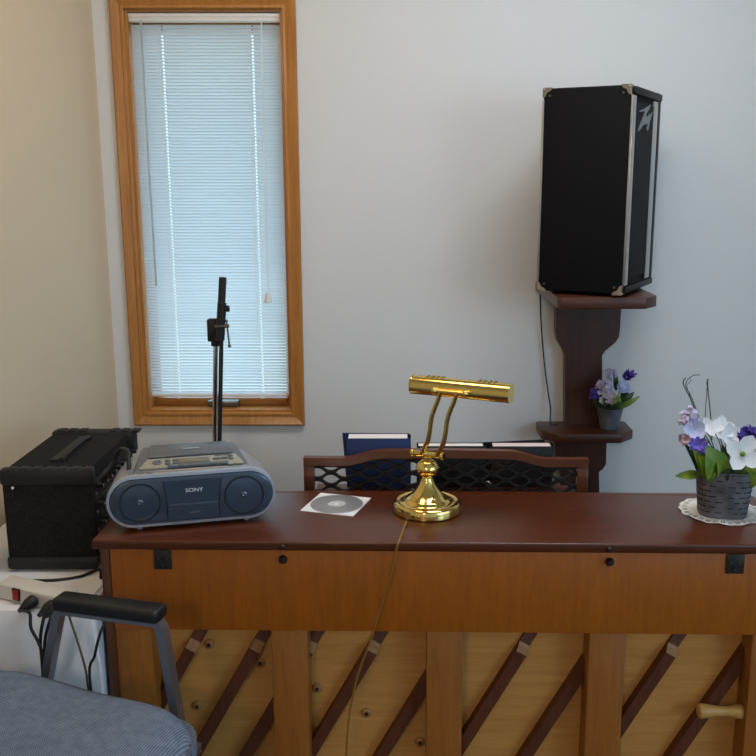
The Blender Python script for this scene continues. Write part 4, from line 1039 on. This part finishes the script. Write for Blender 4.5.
# sheet of paper and loose cords
t = thing('paper_sheet', 'loose white paper sheet on the tablecloth in front of the rack case', 'paper', tuple(AZ(64, 586, TZ)))
b = BM(); box(b, (0, 0, .0022), (.17, .10, .0012), 0, 1, (0, 0, R(-4))); obj('sheet', b, M['paper'], t)
b = BM(); tube(b, spline([tuple(AZ(28, 580.5, TZ + .006)), tuple(AZ(55, 580, TZ + .006)), tuple(AZ(80, 576.5, TZ + .006)), tuple(AZ(99, 569.5, TZ + .006)), (-.668, 1.94, TZ + .006)], 6), .0034, 8)
tag(obj('cord', b, M['rubber']), 'black cord lying across the white paper below the rack case', 'cord')
b = BM(); tube(b, spline([tuple(AY(67, 608, 1.735)), tuple(AY(71, 622, 1.725)), tuple(AY(79, 646, 1.718)), tuple(AY(86, 672, 1.715)), tuple(AY(90, 700, 1.715)), (-.60, 1.71, .2), (-.60, 1.71, .005)], 6), .0024, 8)
tag(obj('cord', b, mat('olive_cord', (92, 78, 48), .5)), 'olive brown cord hanging down the white tablecloth under the chair armrest', 'cord')
b = BM(); tube(b, spline([tuple(AY(105, 622, 1.735)), tuple(AY(100, 634, 1.722)), tuple(AY(95, 655, 1.715)), tuple(AY(91, 690, 1.712)), (-.585, 1.71, .25), (-.58, 1.71, .005)], 6), .0028, 8)
tag(obj('cord', b, M['rubber']), 'thin black cord slanting down beside the left side of the piano', 'cord')

# ------------------------------------------------------------------ chair
ca = R(-15)
ch = thing('armchair', 'blue-grey upholstered stacking chair with steel frame and black armrest, lower left corner', 'chair', (-.638, 1.40, 0), ca)
def Cc(name, bm, m, parent=None, **k): return obj(name, bm, m, parent or ch, **k)
SZ = .688
b = BM(); nx, ny = 28, 28; hx_, hy_ = .245, .235
grid = []
def sq(x, y, p=5.0): return (abs(x) ** p + abs(y) ** p) ** (1 / p)
for top_ in (1, 0):
    g = []
    for i in range(nx + 1):
        r_ = []
        for j in range(ny + 1):
            u_, v_ = -1 + 2 * i / nx, -1 + 2 * j / ny
            m_ = max(abs(u_), abs(v_)); k = m_ / sq(u_, v_) if m_ > 0 else 1
            x, y = hx_ * u_ * k, hy_ * v_ * k
            if top_:
                z = SZ - .052 + .052 * (1 - m_ ** 7) ** .5 + .008 * (1 - m_ * m_) - .012 * max(0, u_ - .5) ** 2 * 4 + .034 * max(0, -u_) - .014 * max(0, u_)
            else: z = SZ - .085 + .033 * m_ ** 8
            r_.append(b.verts.new((x, y, z)))
        g.append(r_)
    grid.append(g)
for q, g in enumerate(grid):
    for i in range(nx):
        for j in range(ny): b.faces.new((g[i][j], g[i + 1][j], g[i + 1][j + 1], g[i][j + 1]))
per = [(i, 0) for i in range(nx)] + [(nx, j) for j in range(ny)] + [(i, ny) for i in range(nx, 0, -1)] + [(0, j) for j in range(ny, 0, -1)]
for k in range(len(per)):
    a_, c_ = per[k], per[(k + 1) % len(per)]
    b.faces.new((grid[0][a_[0]][a_[1]], grid[0][c_[0]][c_[1]], grid[1][c_[0]][c_[1]], grid[1][a_[0]][a_[1]]))
Cc('seat', b, M['fabric'], ang=60)
def bar(bm, pts, w, t):
    """flat bar: rectangular section swept along pts in the xz plane, width along y"""
    rings = []
    for i, p in enumerate(pts):
        p = Vector(p); d = Vector(pts[min(i + 1, len(pts) - 1)]) - Vector(pts[max(i - 1, 0)]); d.normalize(); nn = Vector((d.z, 0, -d.x))
        rings.append([bm.verts.new(p + nn * a * t / 2 + Vector((0, s * w / 2, 0))) for a, s in ((-1, -1), (1, -1), (1, 1), (-1, 1))])
    for a, c in zip(rings, rings[1:]):
        for k in range(4): bm.faces.new((a[k], a[(k + 1) % 4], c[(k + 1) % 4], c[k]))
    bm.faces.new(rings[0][::-1]); bm.faces.new(rings[-1])
AZ_ = .832
for s in (1, -1):
    y = s * .262
    b = BM(); bar(b, [(.156, y, .55), (.124, y, AZ_ - .034), (.118, y, AZ_ - .025), (.108, y, AZ_ - .0215), (-.084, y, AZ_ - .0215), (-.094, y, AZ_ - .026), (-.100, y, AZ_ - .038), (-.166, y, .55)], .022, .017)
    af = Cc('arm_frame', b, M['steel'])
    b = BM(); box(b, (.014, y, AZ_ - .006), (.226, .046, .026), .007, 3); Cc('armrest_pad', b, M['black'])
    for x0, x1 in ((.165, .20), (-.165, -.24)):
        b = BM(); tube(b, [(x0, y, .57), (x1, y, .012)], .0115, 10); lgx = Cc('leg', b, M['steel'])
        b = BM(); cyl(b, (x1, y, 0), (x1 - .001, y, .028), .0145, 12, .002); Cc('leg_cap', b, M['rubber'], lgx)
    b = BM(); box2(b, (-.20, y - .011, .540), (.19, y + .011, .562), .003); Cc('side_rail', b, M['steel'])
b = BM(); box2(b, (.10, -.262, .542), (.125, .262, .56), .002); box2(b, (-.125, -.262, .542), (-.10, .262, .56), .002); Cc('cross_rails', b, M['steel'])
for s in (1, -1):
    b = BM(); tube(b, spline([(-.19, s * .2505, .552), (-.25, s * .245, .60), (-.29, s * .24, .72), (-.34, s * .235, .99)], 6), .0105, 10); Cc('back_upright', b, M['chrome'])
b = BM(); 
bk = []
for i in range(13):
    r_ = []
    for j in range(13):
        u_, v_ = -1 + 2 * i / 12, -1 + 2 * j / 12; m_ = max(abs(u_), abs(v_)); k = m_ / sq(u_, v_, 4) if m_ > 0 else 1
        r_.append((.225 * u_ * k, .17 * v_ * k, (1 - m_ ** 6) ** .5))
    bk.append(r_)
G2 = []
for sgn in (1, -1):
    G2.append([[b.verts.new((-.318 - .19 * (q[1]) + sgn * (.006 + .024 * q[2]) , q[0], .86 + q[1])) for q in r_] for r_ in bk])
for g in G2:
    for i in range(12):
        for j in range(12): b.faces.new((g[i][j], g[i + 1][j], g[i + 1][j + 1], g[i][j + 1]))
per = [(i, 0) for i in range(12)] + [(12, j) for j in range(12)] + [(i, 12) for i in range(12, 0, -1)] + [(0, j) for j in range(12, 0, -1)]
for k in range(len(per)):
    a_, c_ = per[k], per[(k + 1) % len(per)]
    b.faces.new((G2[0][a_[0]][a_[1]], G2[0][c_[0]][c_[1]], G2[1][c_[0]][c_[1]], G2[1][a_[0]][a_[1]]))
Cc('backrest', b, M['fabric'], ang=60)

# ------------------------------------------------------------------ light
def area(name, loc, rot, sx, sy, power, rgb):
    l = bpy.data.lights.new(name, 'AREA'); l.shape = 'RECTANGLE'; l.size = sx; l.size_y = sy; l.energy = power; l.color = rgb
    o = bpy.data.objects.new(name, l); COL.objects.link(o); o.location = loc; o.rotation_euler = rot; return o
area('window_daylight', (XR - .01, -1.5, 1.75), (0, R(90), 0), 1.3, 2.2, 48, (.48, .75, 1.0))
area('nave_lamp', (-.9, -2.3, 2.62), (R(25), 0, 0), .6, .6, 27, (1.0, .82, .62))
area('upper_wall_fill', (.55, 1.9, CEIL - .03), (0, 0, 0), .9, .4, 19, (.86, .93, 1.0))  # added fill without a known fixture, brightens the top of the back wall
area('warm_wall_fill', (-.4, 1.95, CEIL - .03), (0, 0, 0), .35, .35, 6.5, (1.0, .68, .38))  # added weak fill, warms the upper wall beside the window
W = bpy.data.worlds.new('sky'); S.world = W; W.use_nodes = True
nt = W.node_tree; bg = nt.nodes['Background']
tc = nt.nodes.new('ShaderNodeTexCoord'); sp_ = nt.nodes.new('ShaderNodeSeparateXYZ'); nt.links.new(tc.outputs['Generated'], sp_.inputs[0])
rp = nt.nodes.new('ShaderNodeValToRGB'); e = rp.color_ramp.elements
e[0].position = .45; e[0].color = (.36, .46, .44, 1); e[1].position = .62; e[1].color = (.48, .74, 1.0, 1)
mr = nt.nodes.new('ShaderNodeMapRange'); mr.inputs[1].default_value = -1; mr.inputs[2].default_value = 1
nt.links.new(sp_.outputs['Z'], mr.inputs[0]); nt.links.new(mr.outputs[0], rp.inputs[0]); nt.links.new(rp.outputs[0], bg.inputs[0]); bg.inputs[1].default_value = 3.1
S.view_settings.view_transform = 'Standard'; S.view_settings.look = 'None'; S.view_settings.gamma = 1; S.view_settings.exposure = -0.10
S.view_settings.use_curve_mapping = False
S.cycles.max_bounces = 8
